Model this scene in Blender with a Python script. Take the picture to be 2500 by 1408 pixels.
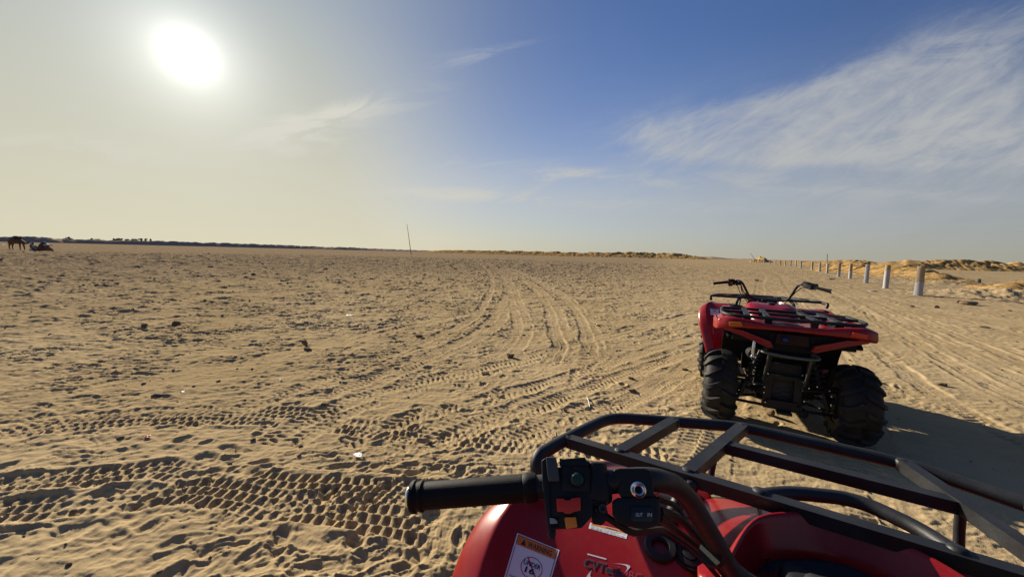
import bpy, bmesh, math, random
import numpy as np
from mathutils import Vector, Matrix
from mathutils.bvhtree import BVHTree
S = bpy.context.scene
COL = S.collection
for o in list(bpy.data.objects): bpy.data.objects.remove(o)
random.seed(7); RNG = np.random.RandomState(11)

# ------------------------------------------------------------------ camera
EYE = 1.42; FPX = 903.0
ROLL = math.atan(.0262); PITCH = math.atan(86.8*math.cos(ROLL)/FPX)
c_f = Vector((0, math.cos(PITCH), -math.sin(PITCH)))
c_r0 = Vector((1, 0, 0)); c_u0 = c_r0.cross(c_f)
c_r = c_r0*math.cos(ROLL)+c_u0*math.sin(ROLL); c_u = c_r.cross(c_f)
CAM = Vector((0, 0, EYE))
cd = bpy.data.cameras.new('camera'); cam = bpy.data.objects.new('camera', cd); COL.objects.link(cam)
cd.lens = 36*FPX/2500; cd.sensor_width = 36; cd.clip_end = 9000; cd.clip_start = .02
m = Matrix((c_r, c_u, -c_f)).transposed().to_4x4(); m.translation = CAM
cam.matrix_world = m; S.camera = cam

def ray(x, y): return c_f+c_r*((x-1250)/FPX)-c_u*((y-704)/FPX)
def on_z(x, y, z=0.):
    d = ray(x, y); return CAM+d*((z-EYE)/d.z)
def at(x, y, Y):
    d = ray(x, y); return CAM+d*(Y/d.y)
def horizon(x): return 584.5+.0262*x

# ------------------------------------------------------------------ light
sd = ray(460, 135).normalized()
SUN_EL = math.asin(sd.z); SUN_AZ = math.atan2(sd.x, sd.y)
sl = bpy.data.lights.new('sun', 'SUN'); sl.energy = 5.0; sl.angle = math.radians(.6); sl.color = (1, .885, .71)
so = bpy.data.objects.new('sun', sl); COL.objects.link(so)
so.rotation_euler = (-sd).to_track_quat('-Z', 'Y').to_euler(); so.location = (0, 0, 30)
S.view_settings.view_transform = 'Standard'; S.view_settings.look = 'None'
S.view_settings.exposure = .80; S.view_settings.gamma = 1

class NT:
    def __init__(s, tree): s.t = tree; s.n = tree.nodes; s.l = tree.links
    def new(s, typ, **kw):
        n = s.n.new(typ)
        for k, v in kw.items(): setattr(n, k, v)
        return n
    def link(s, a, b): s.l.new(a, b)
    def put(s, sock, v):
        if v is None: return
        if hasattr(v, 'is_linked') or isinstance(v, bpy.types.NodeSocket): s.l.new(v, sock)
        else: sock.default_value = v
    def m(s, op, a, b=None, c=None, clamp=False):
        n = s.n.new('ShaderNodeMath'); n.operation = op; n.use_clamp = clamp
        s.put(n.inputs[0], a); s.put(n.inputs[1], b); s.put(n.inputs[2], c); return n.outputs[0]
    def vm(s, op, a, b=None):
        n = s.n.new('ShaderNodeVectorMath'); n.operation = op
        s.put(n.inputs[0], a); s.put(n.inputs[1], b)
        return n.outputs['Value'] if op in ('DOT_PRODUCT', 'LENGTH') else n.outputs[0]
    def mix(s, f, a, b, blend='MIX'):
        n = s.n.new('ShaderNodeMix'); n.data_type = 'RGBA'; n.blend_type = blend
        s.put(n.inputs[0], f); s.put(n.inputs[6], a); s.put(n.inputs[7], b); return n.outputs[2]
    def noise(s, vec, scale, detail=4, rough=.5, dist=0, dim='3D'):
        n = s.n.new('ShaderNodeTexNoise'); n.noise_dimensions = dim
        if vec is not None: s.put(n.inputs['Vector'], vec)
        n.inputs['Scale'].default_value = scale; n.inputs['Detail'].default_value = detail
        n.inputs['Roughness'].default_value = rough; n.inputs['Distortion'].default_value = dist
        return n.outputs[0]
    def ramp(s, f, stops, interp='LINEAR'):
        n = s.n.new('ShaderNodeValToRGB'); n.color_ramp.interpolation = interp
        e = n.color_ramp.elements
        while len(e) < len(stops): e.new(.5)
        for i, (p, c) in enumerate(stops):
            e[i].position = p; e[i].color = (*c, 1) if len(c) == 3 else c
        s.put(n.inputs[0], f); return n.outputs[0]
    def smooth(s, v, lo, hi):
        n = s.n.new('ShaderNodeMapRange'); n.interpolation_type = 'SMOOTHSTEP'
        s.put(n.inputs[0], v); n.inputs[1].default_value = lo; n.inputs[2].default_value = hi; return n.outputs[0]

# ------------------------------------------------------------------ sky
W = bpy.data.worlds.new('World'); S.world = W; W.use_nodes = True
w = NT(W.node_tree); w.n.clear()
out = w.new('ShaderNodeOutputWorld'); bg = w.new('ShaderNodeBackground'); w.link(bg.outputs[0], out.inputs[0])
sky = w.new('ShaderNodeTexSky', sky_type='NISHITA', sun_disc=False)
sky.sun_elevation = SUN_EL; sky.sun_rotation = SUN_AZ; sky.air_density = 1.0; sky.dust_density = .9; sky.ozone_density = 1.4
tc = w.new('ShaderNodeTexCoord'); D = tc.outputs['Generated']
sep = w.new('ShaderNodeSeparateXYZ'); w.link(D, sep.inputs[0]); dx, dy, dz = sep.outputs
dt = w.vm('DOT_PRODUCT', D, tuple(sd))
ang = w.m('ARCCOSINE', w.m('MINIMUM', dt, .99999))                     # angle from the sun, rad
def gauss(v, s_): return w.m('EXPONENT', w.m('MULTIPLY', w.m('MULTIPLY', v, v), -1/(s_*s_)))
def expo(v, s_): return w.m('EXPONENT', w.m('MULTIPLY', v, -1/s_))
el = w.m('ARCSINE', dz)
elp = w.m('MAXIMUM', el, 0.)
def grey(v):
    n = w.new('ShaderNodeCombineColor')
    for i in range(3): w.link(v, n.inputs[i])
    return n.outputs[0]
tint = w.mix(1, sky.outputs[0], (.687, .853, 1.264, 1), 'MULTIPLY')
base = w.mix(1, tint, grey(w.m('ADD', .587, w.m('MULTIPLY', gauss(w.m('SUBTRACT', ang, 1.071), .563), .413))), 'MULTIPLY')
# thin high veil: brighter where it scatters sunlight forward, thicker near the horizon
veilc = w.mix(w.m('DIVIDE', elp, .5, clamp=True), (8.14, 7.65, 5.63, 1), (4.25, 4.75, 4.95, 1))
vn = w.noise(D, 2.6, 5, .55)
veil_amt = w.m('ADD', w.m('MULTIPLY', gauss(ang, .457), 1.15), w.m('SUBTRACT', w.m('MULTIPLY', expo(elp, .238), .776), .105))
veil_amt = w.m('ADD', veil_amt, w.m('MULTIPLY', w.m('SUBTRACT', vn, .5), .10), clamp=True)
dim = w.m('ADD', .229, w.m('MULTIPLY', gauss(ang, 2.175), .771))        # the veil is grey away from the sun
c1 = w.mix(veil_amt, base, w.mix(1, veilc, grey(dim), 'MULTIPLY'))
# aureole
aur = w.m('ADD', w.m('ADD', w.m('MULTIPLY', gauss(ang, .036), 9.), w.m('MULTIPLY', gauss(ang, .085), 3.8)), w.m('ADD', w.m('MULTIPLY', gauss(ang, .18), 1.4), w.m('MULTIPLY', expo(ang, .16), .8)))
c2 = w.mix(1, c1, w.mix(1, grey(aur), (1, 1, .92, 1), 'MULTIPLY'), 'ADD')
# cirrus, on a layer at constant height
iz = w.m('MAXIMUM', dz, .03)
px_, py_ = w.m('DIVIDE', dx, iz), w.m('DIVIDE', dy, iz)
ya = w.m('MAXIMUM', dy, .05)
ga, ge = w.m('DIVIDE', dx, ya), w.m('DIVIDE', dz, ya)                   # direction, tangent coordinates about due north
def blob(ca, ce, ra, re, rot=0):
    a0 = w.m('SUBTRACT', ga, ca); e0 = w.m('SUBTRACT', ge, ce)
    c, s_ = math.cos(rot), math.sin(rot)
    a1 = w.m('ADD', w.m('MULTIPLY', a0, c/ra), w.m('MULTIPLY', e0, s_/ra))
    e1 = w.m('ADD', w.m('MULTIPLY', a0, -s_/re), w.m('MULTIPLY', e0, c/re))
    return w.m('EXPONENT', w.m('MULTIPLY', w.m('ADD', w.m('MULTIPLY', a1, a1), w.m('MULTIPLY', e1, e1)), -1.))
def streaks(rot, sx, sy, detail, rough, seed, dist=.6):
    cv = w.new('ShaderNodeCombineXYZ'); w.link(ga, cv.inputs[0]); w.link(ge, cv.inputs[1]); cv.inputs[2].default_value = seed
    mp = w.new('ShaderNodeMapping', vector_type='TEXTURE'); w.link(cv.outputs[0], mp.inputs[0])
    mp.inputs['Rotation'].default_value = (0, 0, rot); mp.inputs['Scale'].default_value = (1/sx, 1/sy, 1)
    return w.noise(mp.outputs[0], 1, detail, rough, dist)
n1 = streaks(.30, 2.6, 8, 10, .66, 3.1, 1.1)
n2 = streaks(.52, 6, 22, 9, .66, 8.2, .9)
n3 = streaks(.16, 4.0, 17, 9, .66, 5.5, 1.0)
n4 = streaks(.0, 1.2, 1.8, 4, .5, 1.7, .3)
right = w.m('ADD', w.m('ADD', blob(.50, .335, .24, .055, .10), blob(.80, .37, .42, .085, .22)), w.m('ADD', blob(1.0, .47, .42, .10, .42), blob(1.30, .33, .45, .13, .05)))
right = w.m('ADD', right, w.m('MULTIPLY', blob(.72, .29, .36, .035, .0), .7))
right = w.m('MINIMUM', right, 1.15)
tex = w.m('ADD', w.m('MULTIPLY', n1, .55), w.m('MULTIPLY', n2, .45))
d1 = w.m('MULTIPLY', w.smooth(w.m('ADD', tex, w.m('MULTIPLY', right, .20)), .46, .88), w.m('MINIMUM', w.m('MULTIPLY', right, 1.15), 1.))
softv = w.m('MULTIPLY', w.m('ADD', blob(1.25, .24, .80, .22, .1), blob(.35, .13, .9, .10, 0)), w.m('ADD', .16, w.m('MULTIPLY', n1, .42)))
left = w.m('ADD', blob(-.48, .345, .22, .028, .22), w.m('MULTIPLY', blob(-.64, .285, .22, .045, .08), .9))
left = w.m('ADD', left, w.m('MULTIPLY', blob(-1.2, .24, .35, .06, 0), .5))
left = w.m('ADD', left, w.m('MULTIPLY', blob(-.10, .50, .14, .02, .2), .38))
left = w.m('ADD', left, w.m('MULTIPLY', blob(.12, .205, .13, .016, .06), .4))
left = w.m('ADD', left, w.m('MULTIPLY', blob(-.05, .145, .60, .022, -.02), .75))
left = w.m('ADD', left, w.m('MULTIPLY', blob(.6, .20, .9, .03, -.03), .45))
d2 = w.m('MULTIPLY', w.smooth(w.m('ADD', n3, w.m('MULTIPLY', left, .16)), .47, .76), left)
dens = w.m('MULTIPLY', w.m('ADD', softv, w.m('ADD', w.m('MULTIPLY', d1, .78), w.m('MULTIPLY', d2, 1.0))), w.smooth(dy, .05, .2), clamp=True)
cloudc = w.mix(gauss(ang, .9), (4.7, 4.9, 5.15, 1), (8.0, 7.8, 6.9, 1))
c3 = w.mix(dens, c2, cloudc)
w.link(c3, bg.inputs[0]); bg.inputs[1].default_value = .051

# ------------------------------------------------------------------ materials
def mat(name, col=(.5, .5, .5), rough=.5, metal=0, coat=0, spec=.5):
    M = bpy.data.materials.new(name); M.use_nodes = True
    b = M.node_tree.nodes['Principled BSDF']
    b.inputs['Base Color'].default_value = (*col, 1); b.inputs['Roughness'].default_value = rough
    b.inputs['Metallic'].default_value = metal; b.inputs['Coat Weight'].default_value = coat
    b.inputs['Coat Roughness'].default_value = .12; b.inputs['Specular IOR Level'].default_value = spec
    return M
def worn(M, col, dust=(.42, .31, .19), amt=.25, scale=6, rough=(.3, .7), bump=0, fine=90):
    """colour with settled dust in patches and slightly more on upward faces"""
    n = NT(M.node_tree); b = n.n['Principled BSDF']
    tc = n.new('ShaderNodeTexCoord'); P = tc.outputs['Object']
    a = n.noise(P, scale, 6, .62); f = n.noise(P, fine, 3, .6)
    geo = n.new('ShaderNodeNewGeometry'); sx = n.new('ShaderNodeSeparateXYZ'); n.link(geo.outputs['Normal'], sx.inputs[0])
    up = n.smooth(sx.outputs[2], .1, 1.)
    sp_ = n.m('MULTIPLY', n.smooth(n.noise(P, fine*4, 2, .5), .66, .74), .8)
    k = n.m('MULTIPLY', n.m('ADD', n.m('ADD', sp_, n.smooth(n.m('ADD', a, n.m('MULTIPLY', f, .25)), .5, .85)), n.m('MULTIPLY', up, .35)), amt, clamp=True)
    n.link(n.mix(k, (*col, 1), (*dust, 1)), b.inputs['Base Color'])
    r = n.m('ADD', rough[0], n.m('MULTIPLY', n.m('ADD', n.m('MULTIPLY', a, .5), n.m('MULTIPLY', k, 1.5)), rough[1]-rough[0]), clamp=True)
    n.link(r, b.inputs['Roughness'])
    if bump:
        bp = n.new('ShaderNodeBump'); bp.inputs['Strength'].default_value = 1; bp.inputs['Distance'].default_value = bump
        n.link(f, bp.inputs['Height']); n.link(bp.outputs[0], b.inputs['Normal'])
    return M
RED = worn(mat('red_plastic', coat=.16, spec=.34), (.235, .0022, .006), dust=(.32, .19, .13), amt=.07, scale=9, rough=(.20, .52))
BLACK = worn(mat('black_steel', spec=.38), (.008, .0085, .010), dust=(.050, .058, .074), amt=.26, scale=9, rough=(.38, .8), bump=.0002, fine=260)  # bluish dust tint paints in the sky's reflection on upward faces
PLAST = worn(mat('black_plastic', spec=.35), (.005, .005, .006), dust=(.14, .135, .13), amt=.06, scale=9, rough=(.5, .85), bump=.0002, fine=420)
RUB = worn(mat('tyre_rubber', spec=.3), (.008, .008, .009), dust=(.28, .22, .15), amt=.06, scale=11, rough=(.55, .9), bump=.0006, fine=120)
GRIP = worn(mat('grip_rubber', spec=.22), (.0035, .0035, .0035), dust=(.05, .047, .043), amt=.10, scale=30, rough=(.55, .8), bump=.0003, fine=700)
CHROME = mat('bright_metal', (.75, .75, .76), .22, 1)
STEEL = worn(mat('dull_metal', metal=.8), (.30, .30, .31), amt=.5, scale=12, rough=(.4, .8))
GREY = worn(mat('grey_casting', metal=.2), (.032, .032, .036), dust=(.12, .10, .08), amt=.25, scale=14, rough=(.5, .85))
DARKIN = mat('black_lining', (.010, .010, .011), .85, spec=.2)
WHITE = mat('sticker_white', (.72, .73, .76), .45)
ORANGE = mat('sticker_orange', (.62, .17, .02), .5)
INK = mat('ink_black', (.012, .012, .02), .5)
CRIM = mat('ink_crimson', (.42, .02, .10), .5)
SWRED = mat('switch_red', (.62, .03, .012), .45)
SWORG = mat('button_orange', (.85, .26, .015), .4)
SWGRN = mat('button_green', (.004, .035, .018), .4)
SWGRY = mat('switch_grey', (.33, .33, .34), .5)
AMBER = mat('amber_lens', (.45, .13, .005), .25)
LENSR = mat('red_lens', (.5, .03, .008), .25)
BLUE = mat('blue_cap', (.006, .014, .085), .35)

# ------------------------------------------------------------------ noise
def hsh(ix, iy, sd_):
    h = (ix.astype(np.int64)*374761393+iy.astype(np.int64)*668265263+sd_*1442695041) & 0xffffffff
    h = ((h ^ (h >> 13))*1274126177) & 0xffffffff
    h = ((h ^ (h >> 15))*2246822519) & 0xffffffff
    return (h ^ (h >> 16)) & 0xffffffff
def gn(x, y, s_=0):
    ix = np.floor(x); iy = np.floor(y); fx = x-ix; fy = y-iy
    u = fx*fx*fx*(fx*(fx*6-15)+10); v = fy*fy*fy*(fy*(fy*6-15)+10)
    def g(ax, ay):
        a = hsh(ix+ax, iy+ay, s_)*(2*math.pi/4294967296.)
        return np.cos(a)*(fx-ax)+np.sin(a)*(fy-ay)
    return ((g(0, 0)*(1-u)+g(1, 0)*u)*(1-v)+(g(0, 1)*(1-u)+g(1, 1)*u)*v)*1.5
def fbm(x, y, f, n, s_=0, gain=.5):
    r = 0; a = 1
    for i in range(n):
        r = r+a*gn(x*f+i*17.3, y*f-i*9.1, s_+i); f *= 2.03; a *= gain
    return r
def sst(v, a, b):
    t = np.clip((v-a)/(b-a), 0, 1); return t*t*(3-2*t)

# ------------------------------------------------------------------ ground
MOUNDS = [(-1, 2430, 722, .16, 2.6, 1.6), (-1, 2540, 728, .2, 3.2, 1.8), (-1, 2300, 696, .2, 2.5, 2.0), (-1, 2230, 682, .25, 4, 2.0),
          (-1, 2170, 672, .55, 4, 2.5), (-1, 2110, 664, .5, 5, 3), (-1, 2060, 656, .5, 8, 4)]
MW = []
for _, x, y, h, rx, ry in MOUNDS:
    p = on_z(x, y); MW.append((p.x, p.y, h, rx, ry))
def broad(x, y):
    """broad shape of the land: valid at any distance"""
    r = np.hypot(x, y); f = sst(r, 6, 40)
    z = f*.10*fbm(x, y, .03, 3, 50)+sst(r, 60, 160)*sst(x, 30, 80)*.35
    wx = x+1.2*fbm(x, y, .5, 2, 61); wy = y+1.2*fbm(x, y, .5, 2, 63)
    for (mx, my, h, rx, ry) in MW:
        d = ((wx-mx)/rx)**2+((wy-my)/ry)**2
        z = z+h*np.exp(-d)*(1+.5*fbm(x, y, .9, 4, 71))
    return z

# tyre tracks, centre lines read off the photograph: (points, half width m, depth m, lug pitch m, lug depth m, style)
def G(pts): return [tuple(on_z(x, y)[:2]) for x, y in pts]
TR = [
 ([(-220, 1110), (0, 1064), (220, 1034), (440, 1022), (638, 1020), (792, 1036), (968, 1054), (1100, 1069), (1330, 1090), (1560, 1110)], .125, .006, .060, .026, 0),
 ([(-220, 1100), (0, 1052), (220, 1018), (440, 1004), (638, 1003), (792, 1016), (968, 1036), (1150, 1052), (1330, 1064)], .10, .003, .062, .016, 0),
 ([(-220, 1215), (0, 1183), (132, 1170), (264, 1159), (396, 1144), (528, 1163), (660, 1179), (836, 1190), (1000, 1200), (1200, 1216), (1400, 1225)], .108, .006, .064, .028, 0),
 ([(-220, 1290), (0, 1250), (176, 1236), (352, 1212), (484, 1196), (660, 1231), (836, 1254), (1012, 1286), (1150, 1312)], .112, .006, .064, .026, 0),
 ([(620, 1250), (760, 1225), (900, 1222), (1060, 1236), (1200, 1262)], .09, .004, .062, .020, 0),
 ([(-100, 1010), (0, 985), (180, 952), (324, 935), (468, 903), (640, 870), (820, 832), (1000, 790), (1180, 765), (1400, 745), (1700, 720)], .10, .012, .06, .005, 1),
 ([(700, 1050), (800, 1000), (905, 965), (1020, 930), (1150, 905), (1300, 868), (1500, 812), (1720, 760), (1900, 715)], .12, .016, .065, .013, 1),
 ([(900, 1060), (1000, 1018), (1120, 985), (1300, 946), (1480, 890), (1600, 850), (1720, 815)], .12, .012, .065, .011, 1),
 ([(1080, 1070), (1180, 1030), (1320, 992), (1480, 930), (1600, 890), (1730, 845), (1800, 820)], .12, .016, .065, .014, 1),
 ([(1300, 1060), (1420, 1018), (1540, 975), (1640, 930), (1720, 885)], .12, .010, .06, .011, 1),
 ([(560, 1010), (700, 960), (830, 910), (960, 860), (1080, 815), (1160, 770), (1190, 725), (1200, 690), (1188, 660), (1160, 640)], .12, .018, .065, .013, 1),
 ([(820, 960), (960, 900), (1090, 850), (1180, 800), (1220, 750), (1235, 700), (1215, 665), (1180, 640)], .12, .014, .06, .010, 1),
 ([(1120, 900), (1200, 868), (1250, 830), (1262, 790), (1250, 740), (1240, 700), (1225, 668)], .11, .012, .06, .011, 1),
 ([(1350, 880), (1365, 850), (1350, 800), (1335, 745), (1300, 705), (1260, 675), (1220, 655)], .13, .02, .06, .012, 1),
 ([(1440, 860), (1432, 820), (1412, 770), (1375, 728), (1320, 695), (1270, 668), (1225, 652)], .13, .018, .06, .012, 1),
 ([(1040, 790), (1150, 765), (1290, 745), (1420, 728), (1600, 712), (1750, 690), (1850, 665), (1850, 650)], .11, .013, .06, .006, 1),
 ([(1480, 1010), (1560, 965), (1660, 905), (1720, 870)], .10, .008, .06, .008, 1),
 ([(2700, 1060), (2500, 975), (2330, 890), (2200, 810), (2090, 745), (2000, 700), (1925, 668), (1850, 650), (1780, 641)], .13, .022, .065, .012, 1),
 ([(2700, 1010), (2500, 930), (2330, 850), (2190, 780), (2080, 725), (1990, 688), (1910, 662), (1840, 647)], .13, .014, .065, .009, 1),
 ([(2700, 960), (2500, 885), (2330, 815), (2180, 752), (2060, 708), (1970, 676), (1900, 657), (1840, 646)], .13, .020, .065, .010, 1),
 ([(2700, 880), (2500, 820), (2300, 765), (2150, 720), (2030, 684), (1950, 664), (1880, 652)], .12, .010, .065, .006, 1),
 ([(2600, 1130), (2400, 1030), (2250, 940), (2150, 860), (2060, 780), (1980, 715), (1910, 676), (1850, 653)], .12, .012, .065, .012, 1),
 ([(1700, 1250), (1740, 1120), (1800, 960), (1830, 850), (1850, 760), (1860, 700), (1850, 660), (1800, 643)], .12, .012, .065, .014, 1),
 ([(2150, 1300), (2100, 1120), (2060, 960), (2010, 840), (1960, 750), (1920, 700), (1880, 664), (1820, 645)], .12, .012, .065, .014, 1),
]
rj = random.Random(3)
for (pts, hw, dep, pitch, lug, style) in list(TR):
    if style == 1 and rj.random() < .8:
        for q in range(1 if pts[0][0] < 1500 else 2):
            ox = rj.uniform(25, 60)*rj.choice((-1, 1)); tilt = rj.uniform(-.25, .25)
            TR.insert(rj.randrange(0, 3)+5, ([(x+(ox+tilt*(x-pts[0][0])*.15)*((y-600)/400.), y) for x, y in pts], hw*rj.uniform(.85, 1.05), dep*.5, pitch*rj.uniform(.9, 1.15), lug*.7, 1))
NTF, NTB = 1120, 100
th_f = np.linspace(-math.radians(66), math.radians(66), NTF)
th_b = np.linspace(math.radians(66), 2*math.pi-math.radians(66), NTB+2)[1:-1]
TH = np.concatenate([th_f, th_b])
rr = [.45]
while rr[-1] < 90: rr.append(rr[-1]*(1+(.0035 if rr[-1] < 12 else .0048)))
while rr[-1] < 7500: rr.append(rr[-1]*1.06)
RR = np.array(rr); NR, NT_ = len(RR), len(TH)
X = RR[:, None]*np.sin(TH)[None]; Y = RR[:, None]*np.cos(TH)[None]
Z = broad(X, Y)
dth = th_f[1]-th_f[0]; LR = np.log(RR)
near = RR < 90; NN = int(near.sum())
xn, yn = X[:NN, :NTF], Y[:NN, :NTF]; rn = RR[:NN, None]
# patches: rough trampled field on the left, smoother driven sand on the right
field = sst(-(xn-.42*yn)/(2+.25*rn), -.9, 1.1)
rough = .35+.65*field
zz = .014*fbm(xn, yn, .9, 2, 3)
far_r = sst(rn, 5, 22)                                                   # farther off the plain is rougher
ca_, sa_ = math.cos(.22), math.sin(.22)
ru = xn*ca_+yn*sa_; rv = -xn*sa_+yn*ca_                                   # small wind ripples run roughly across the view
ru = ru+.10*fbm(xn, yn, 2.1, 2, 7); rv = rv+.07*fbm(xn, yn, 2.3, 2, 8)
patch = np.clip(.55+1.1*fbm(xn, yn, .8, 2, 13), .12, 1.3)
rip = fbm(ru*.30, rv, 12., 3, 21, .55)
zz += (.35+.65*rough)*patch*.0043*np.clip(1-np.abs(rip)*2.6, -.5, 1.)*sst(rn, .8, 2.)
rip2 = fbm(ru*.34+9, rv, 6.6, 4, 25, .55)
mid = sst(rn, 3.5, 8)
zz += rough*(.009+.009*mid+.016*far_r)*np.clip(1-np.abs(rip2)*2.2, -.6, 1.)**3*np.clip(patch+.3, .3, 1.2)
zz += rough*.006*np.clip(fbm(xn*.6, yn, 10, 2, 31, .6)+.08, -.5, 1.)
pit = fbm(xn*.6+.05*gn(xn*7, yn*7, 5), yn*1.2, 5.0, 2, 41)
zz -= rough*(.009+.007*mid+.014*far_r)*sst(pit, .30-.10*mid, .42)*np.clip(patch+.2, 0, 1)
pit2 = fbm(xn*.6+5, yn*1.25, 9.5, 2, 43)
zz -= (.25+.75*rough)*.0045*sst(pit2, .26, .38)*patch
zz += (.35*mid+.65*far_r)*(.12+.88*field)*.075*np.clip(fbm(xn*.6, yn, 2.3, 4, 81, .62)-.02, 0, 1)
zz += sst(rn, 18, 45)*.15*(.25+.75*field)*np.clip(fbm(xn*.6, yn, .85, 4, 83, .66), 0, 1)
zz += .0022*fbm(xn, yn, 24, 3, 51, .6)
# track prints
tz = np.zeros_like(zz); tk = np.ones_like(zz)
for ti, (pts, hw, dep, pitch, lug, style) in enumerate(TR):
    g = G(pts); n = len(g); path = []
    P = [Vector((*q, 0)) for q in [g[0]]+g+[g[-1]]]
    for i in range(1, len(P)-2):
        p0, p1, p2, p3 = P[i-1:i+3]; L = (p2-p1).length; k = max(2, int(L/.22))
        if L > 40: k = 180
        for j in range(k):
            t = j/k
            q = .5*((2*p1)+(p2-p0)*t+(2*p0-5*p1+4*p2-p3)*t*t+(3*p1-p0-3*p2+p3)*t**3)
            path.append((q.x, q.y))
    path.append(g[-1]); path = np.array(path); acc = 0.
    ext = hw*1.7
    bestd = {}
    D_ = np.full(zz.shape, 9e9, np.float32) if ti == 0 else D_; D_.fill(9e9)
    Sg = np.zeros(zz.shape, np.float32) if ti == 0 else Sg; Tg = np.zeros(zz.shape, np.float32) if ti == 0 else Tg
    for a, b in zip(path[:-1], path[1:]):
        L = float(np.hypot(*(b-a)))
        if L < 1e-5: continue
        mid = (a+b)/2; rad = L/2+ext; rc = float(np.hypot(*mid))
        if rc < rad+.3: acc += L; continue
        i0, i1 = np.searchsorted(RR[:NN], [rc-rad, rc+rad]); tc_ = math.atan2(mid[0], mid[1]); da = math.asin(min(1, rad/rc))
        j0 = int(max(0, (tc_-da-th_f[0])/dth)); j1 = int(min(NTF, (tc_+da-th_f[0])/dth+2))
        if i1 <= i0 or j1 <= j0: acc += L; continue
        sx = xn[i0:i1, j0:j1]-a[0]; sy = yn[i0:i1, j0:j1]-a[1]; ux, uy = (b-a)/L
        s_ = sx*ux+sy*uy; t_ = sx*uy-sy*ux; sc = np.clip(s_, 0, L); d2 = (s_-sc)**2+t_**2
        v = D_[i0:i1, j0:j1]; k = d2 < v
        v[k] = d2[k]; Sg[i0:i1, j0:j1][k] = (acc+s_)[k]; Tg[i0:i1, j0:j1][k] = t_[k]
        acc += L
    k = D_ < ext*ext
    s_ = Sg[k].astype(float); t_ = Tg[k].astype(float)/hw
    xx, yy = xn[k], yn[k]; r_k = np.broadcast_to(rn, zz.shape)[k]
    wob = gn(xx*2.2, yy*2.2, 90+ti); t_ = t_+(.14 if style == 0 else .30)*wob+.05*gn(xx*9, yy*9, 12); s2 = s_+.008*gn(xx*14, yy*14, 15)+.02*gn(xx*4, yy*4, 16)
    inside = 1-sst(np.abs(t_), .86, 1.05); rim = np.exp(-((np.abs(t_)-1.18)/.22)**2)*(1 if style == 0 else .55)
    amp = np.clip((.75 if style == 0 else .7)+(.95 if style == 0 else .8)*gn(xx*1.5, yy*1.5, 33+ti)+.4*gn(xx*5, yy*5, 66+ti), .12, 1.15)
    if style == 0:
        kk = np.floor((t_+1)*1.5); fr = (t_+1)*1.5-kk
        segm = 1-sst(np.abs(fr-.5), .36, .48)
        ph = s2/pitch+.5*kk-.22*t_
        c = np.abs(ph-np.floor(ph)-.5); cell = (1-sst(c, .20, .36))*segm
        pad = -.8*lug*cell+.2*lug+.003*fbm(xx, yy, 19, 2, 17)
    else:
        ph = s2/pitch+.55*np.abs(t_)+.5*(t_ > 0); c = np.abs(ph-np.floor(ph)-.5)
        cell = (1-sst(c, .12, .30))*(1-sst(np.abs(t_), .75, 1.))*sst(np.abs(t_), .02, .10)
        pad = -1.5*lug*cell*np.clip(.75+.9*gn(xx*3.1, yy*3.1, 77), .1, 1.4)+.3*lug; dep = dep*.7
    tzz = amp*inside*(pad-dep*(1-.25*t_*t_)*.6)+(.25+amp)*rim*(.35*dep+.15*lug)
    tz[k] = np.where(np.abs(t_) < 1.05, tzz+tz[k]*(.35), tz[k]+tzz)
    tk[k] = np.minimum(tk[k], 1-(.88 if style == 0 else .7)*inside*np.clip(amp+.2, 0, 1))
zz = zz*tk+tz
# hoof and shoe prints
NPR = 800
pr = np.exp(RNG.uniform(math.log(1.3), math.log(18), NPR)); pt = RNG.uniform(-1.1, 1.05, NPR)
for r0, t0 in zip(pr, pt):
    cx, cy = r0*math.sin(t0), r0*math.cos(t0)
    if cx > .42*cy-.3 and RNG.rand() < .8: continue
    a_ = RNG.uniform(.05, .10); b_ = a_*RNG.uniform(.45, .8); dp = RNG.uniform(.005, .014); an = RNG.uniform(0, 3.14)
    rad = a_*1.8; i0, i1 = np.searchsorted(RR[:NN], [r0-rad, r0+rad]); da = rad/r0
    j0 = int(max(0, (t0-da-th_f[0])/dth)); j1 = int(min(NTF, (t0+da-th_f[0])/dth+2))
    if i1 <= i0 or j1 <= j0: continue
    sx = xn[i0:i1, j0:j1]-cx; sy = yn[i0:i1, j0:j1]-cy; c, s_ = math.cos(an), math.sin(an)
    q = np.sqrt(((sx*c+sy*s_)/a_)**2+((-sx*s_+sy*c)/b_)**2)
    zz[i0:i1, j0:j1] += -dp*(1-sst(q, .55, 1.0))+.35*dp*np.exp(-((q-1.2)/.2)**2)
edge = (1-sst(np.abs(th_f), math.radians(60), math.radians(66)))[None]*(1-sst(rn, 70, 90))
Z[:NN, :NTF] += zz*edge

# extra roughness for banks beside the track
bank = np.zeros_like(zz)
for (mx, my, h, rx, ry) in MW: bank += np.exp(-((xn-mx)/(rx*1.3))**2-((yn-my)/(ry*1.6))**2)
Z[:NN, :NTF] += np.clip(bank, 0, 1)*.10*np.abs(fbm(xn, yn, 1.6, 4, 95, .6))*edge

def ground_z(x, y):
    r = math.hypot(x, y); t = math.atan2(x, y)
    i = min(NR-1, max(0, int(np.searchsorted(RR, r))))
    j = int(round((t-th_f[0])/dth))
    if 0 <= j < NTF: return float(Z[i, j])
    return float(broad(np.array([x]), np.array([y]))[0])
def put_ground(px, py):
    """point of the ground seen at a pixel"""
    p = on_z(px, py)
    for _ in range(4): p = on_z(px, py, ground_z(p.x, p.y))
    p.z = ground_z(p.x, p.y); return p

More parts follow.
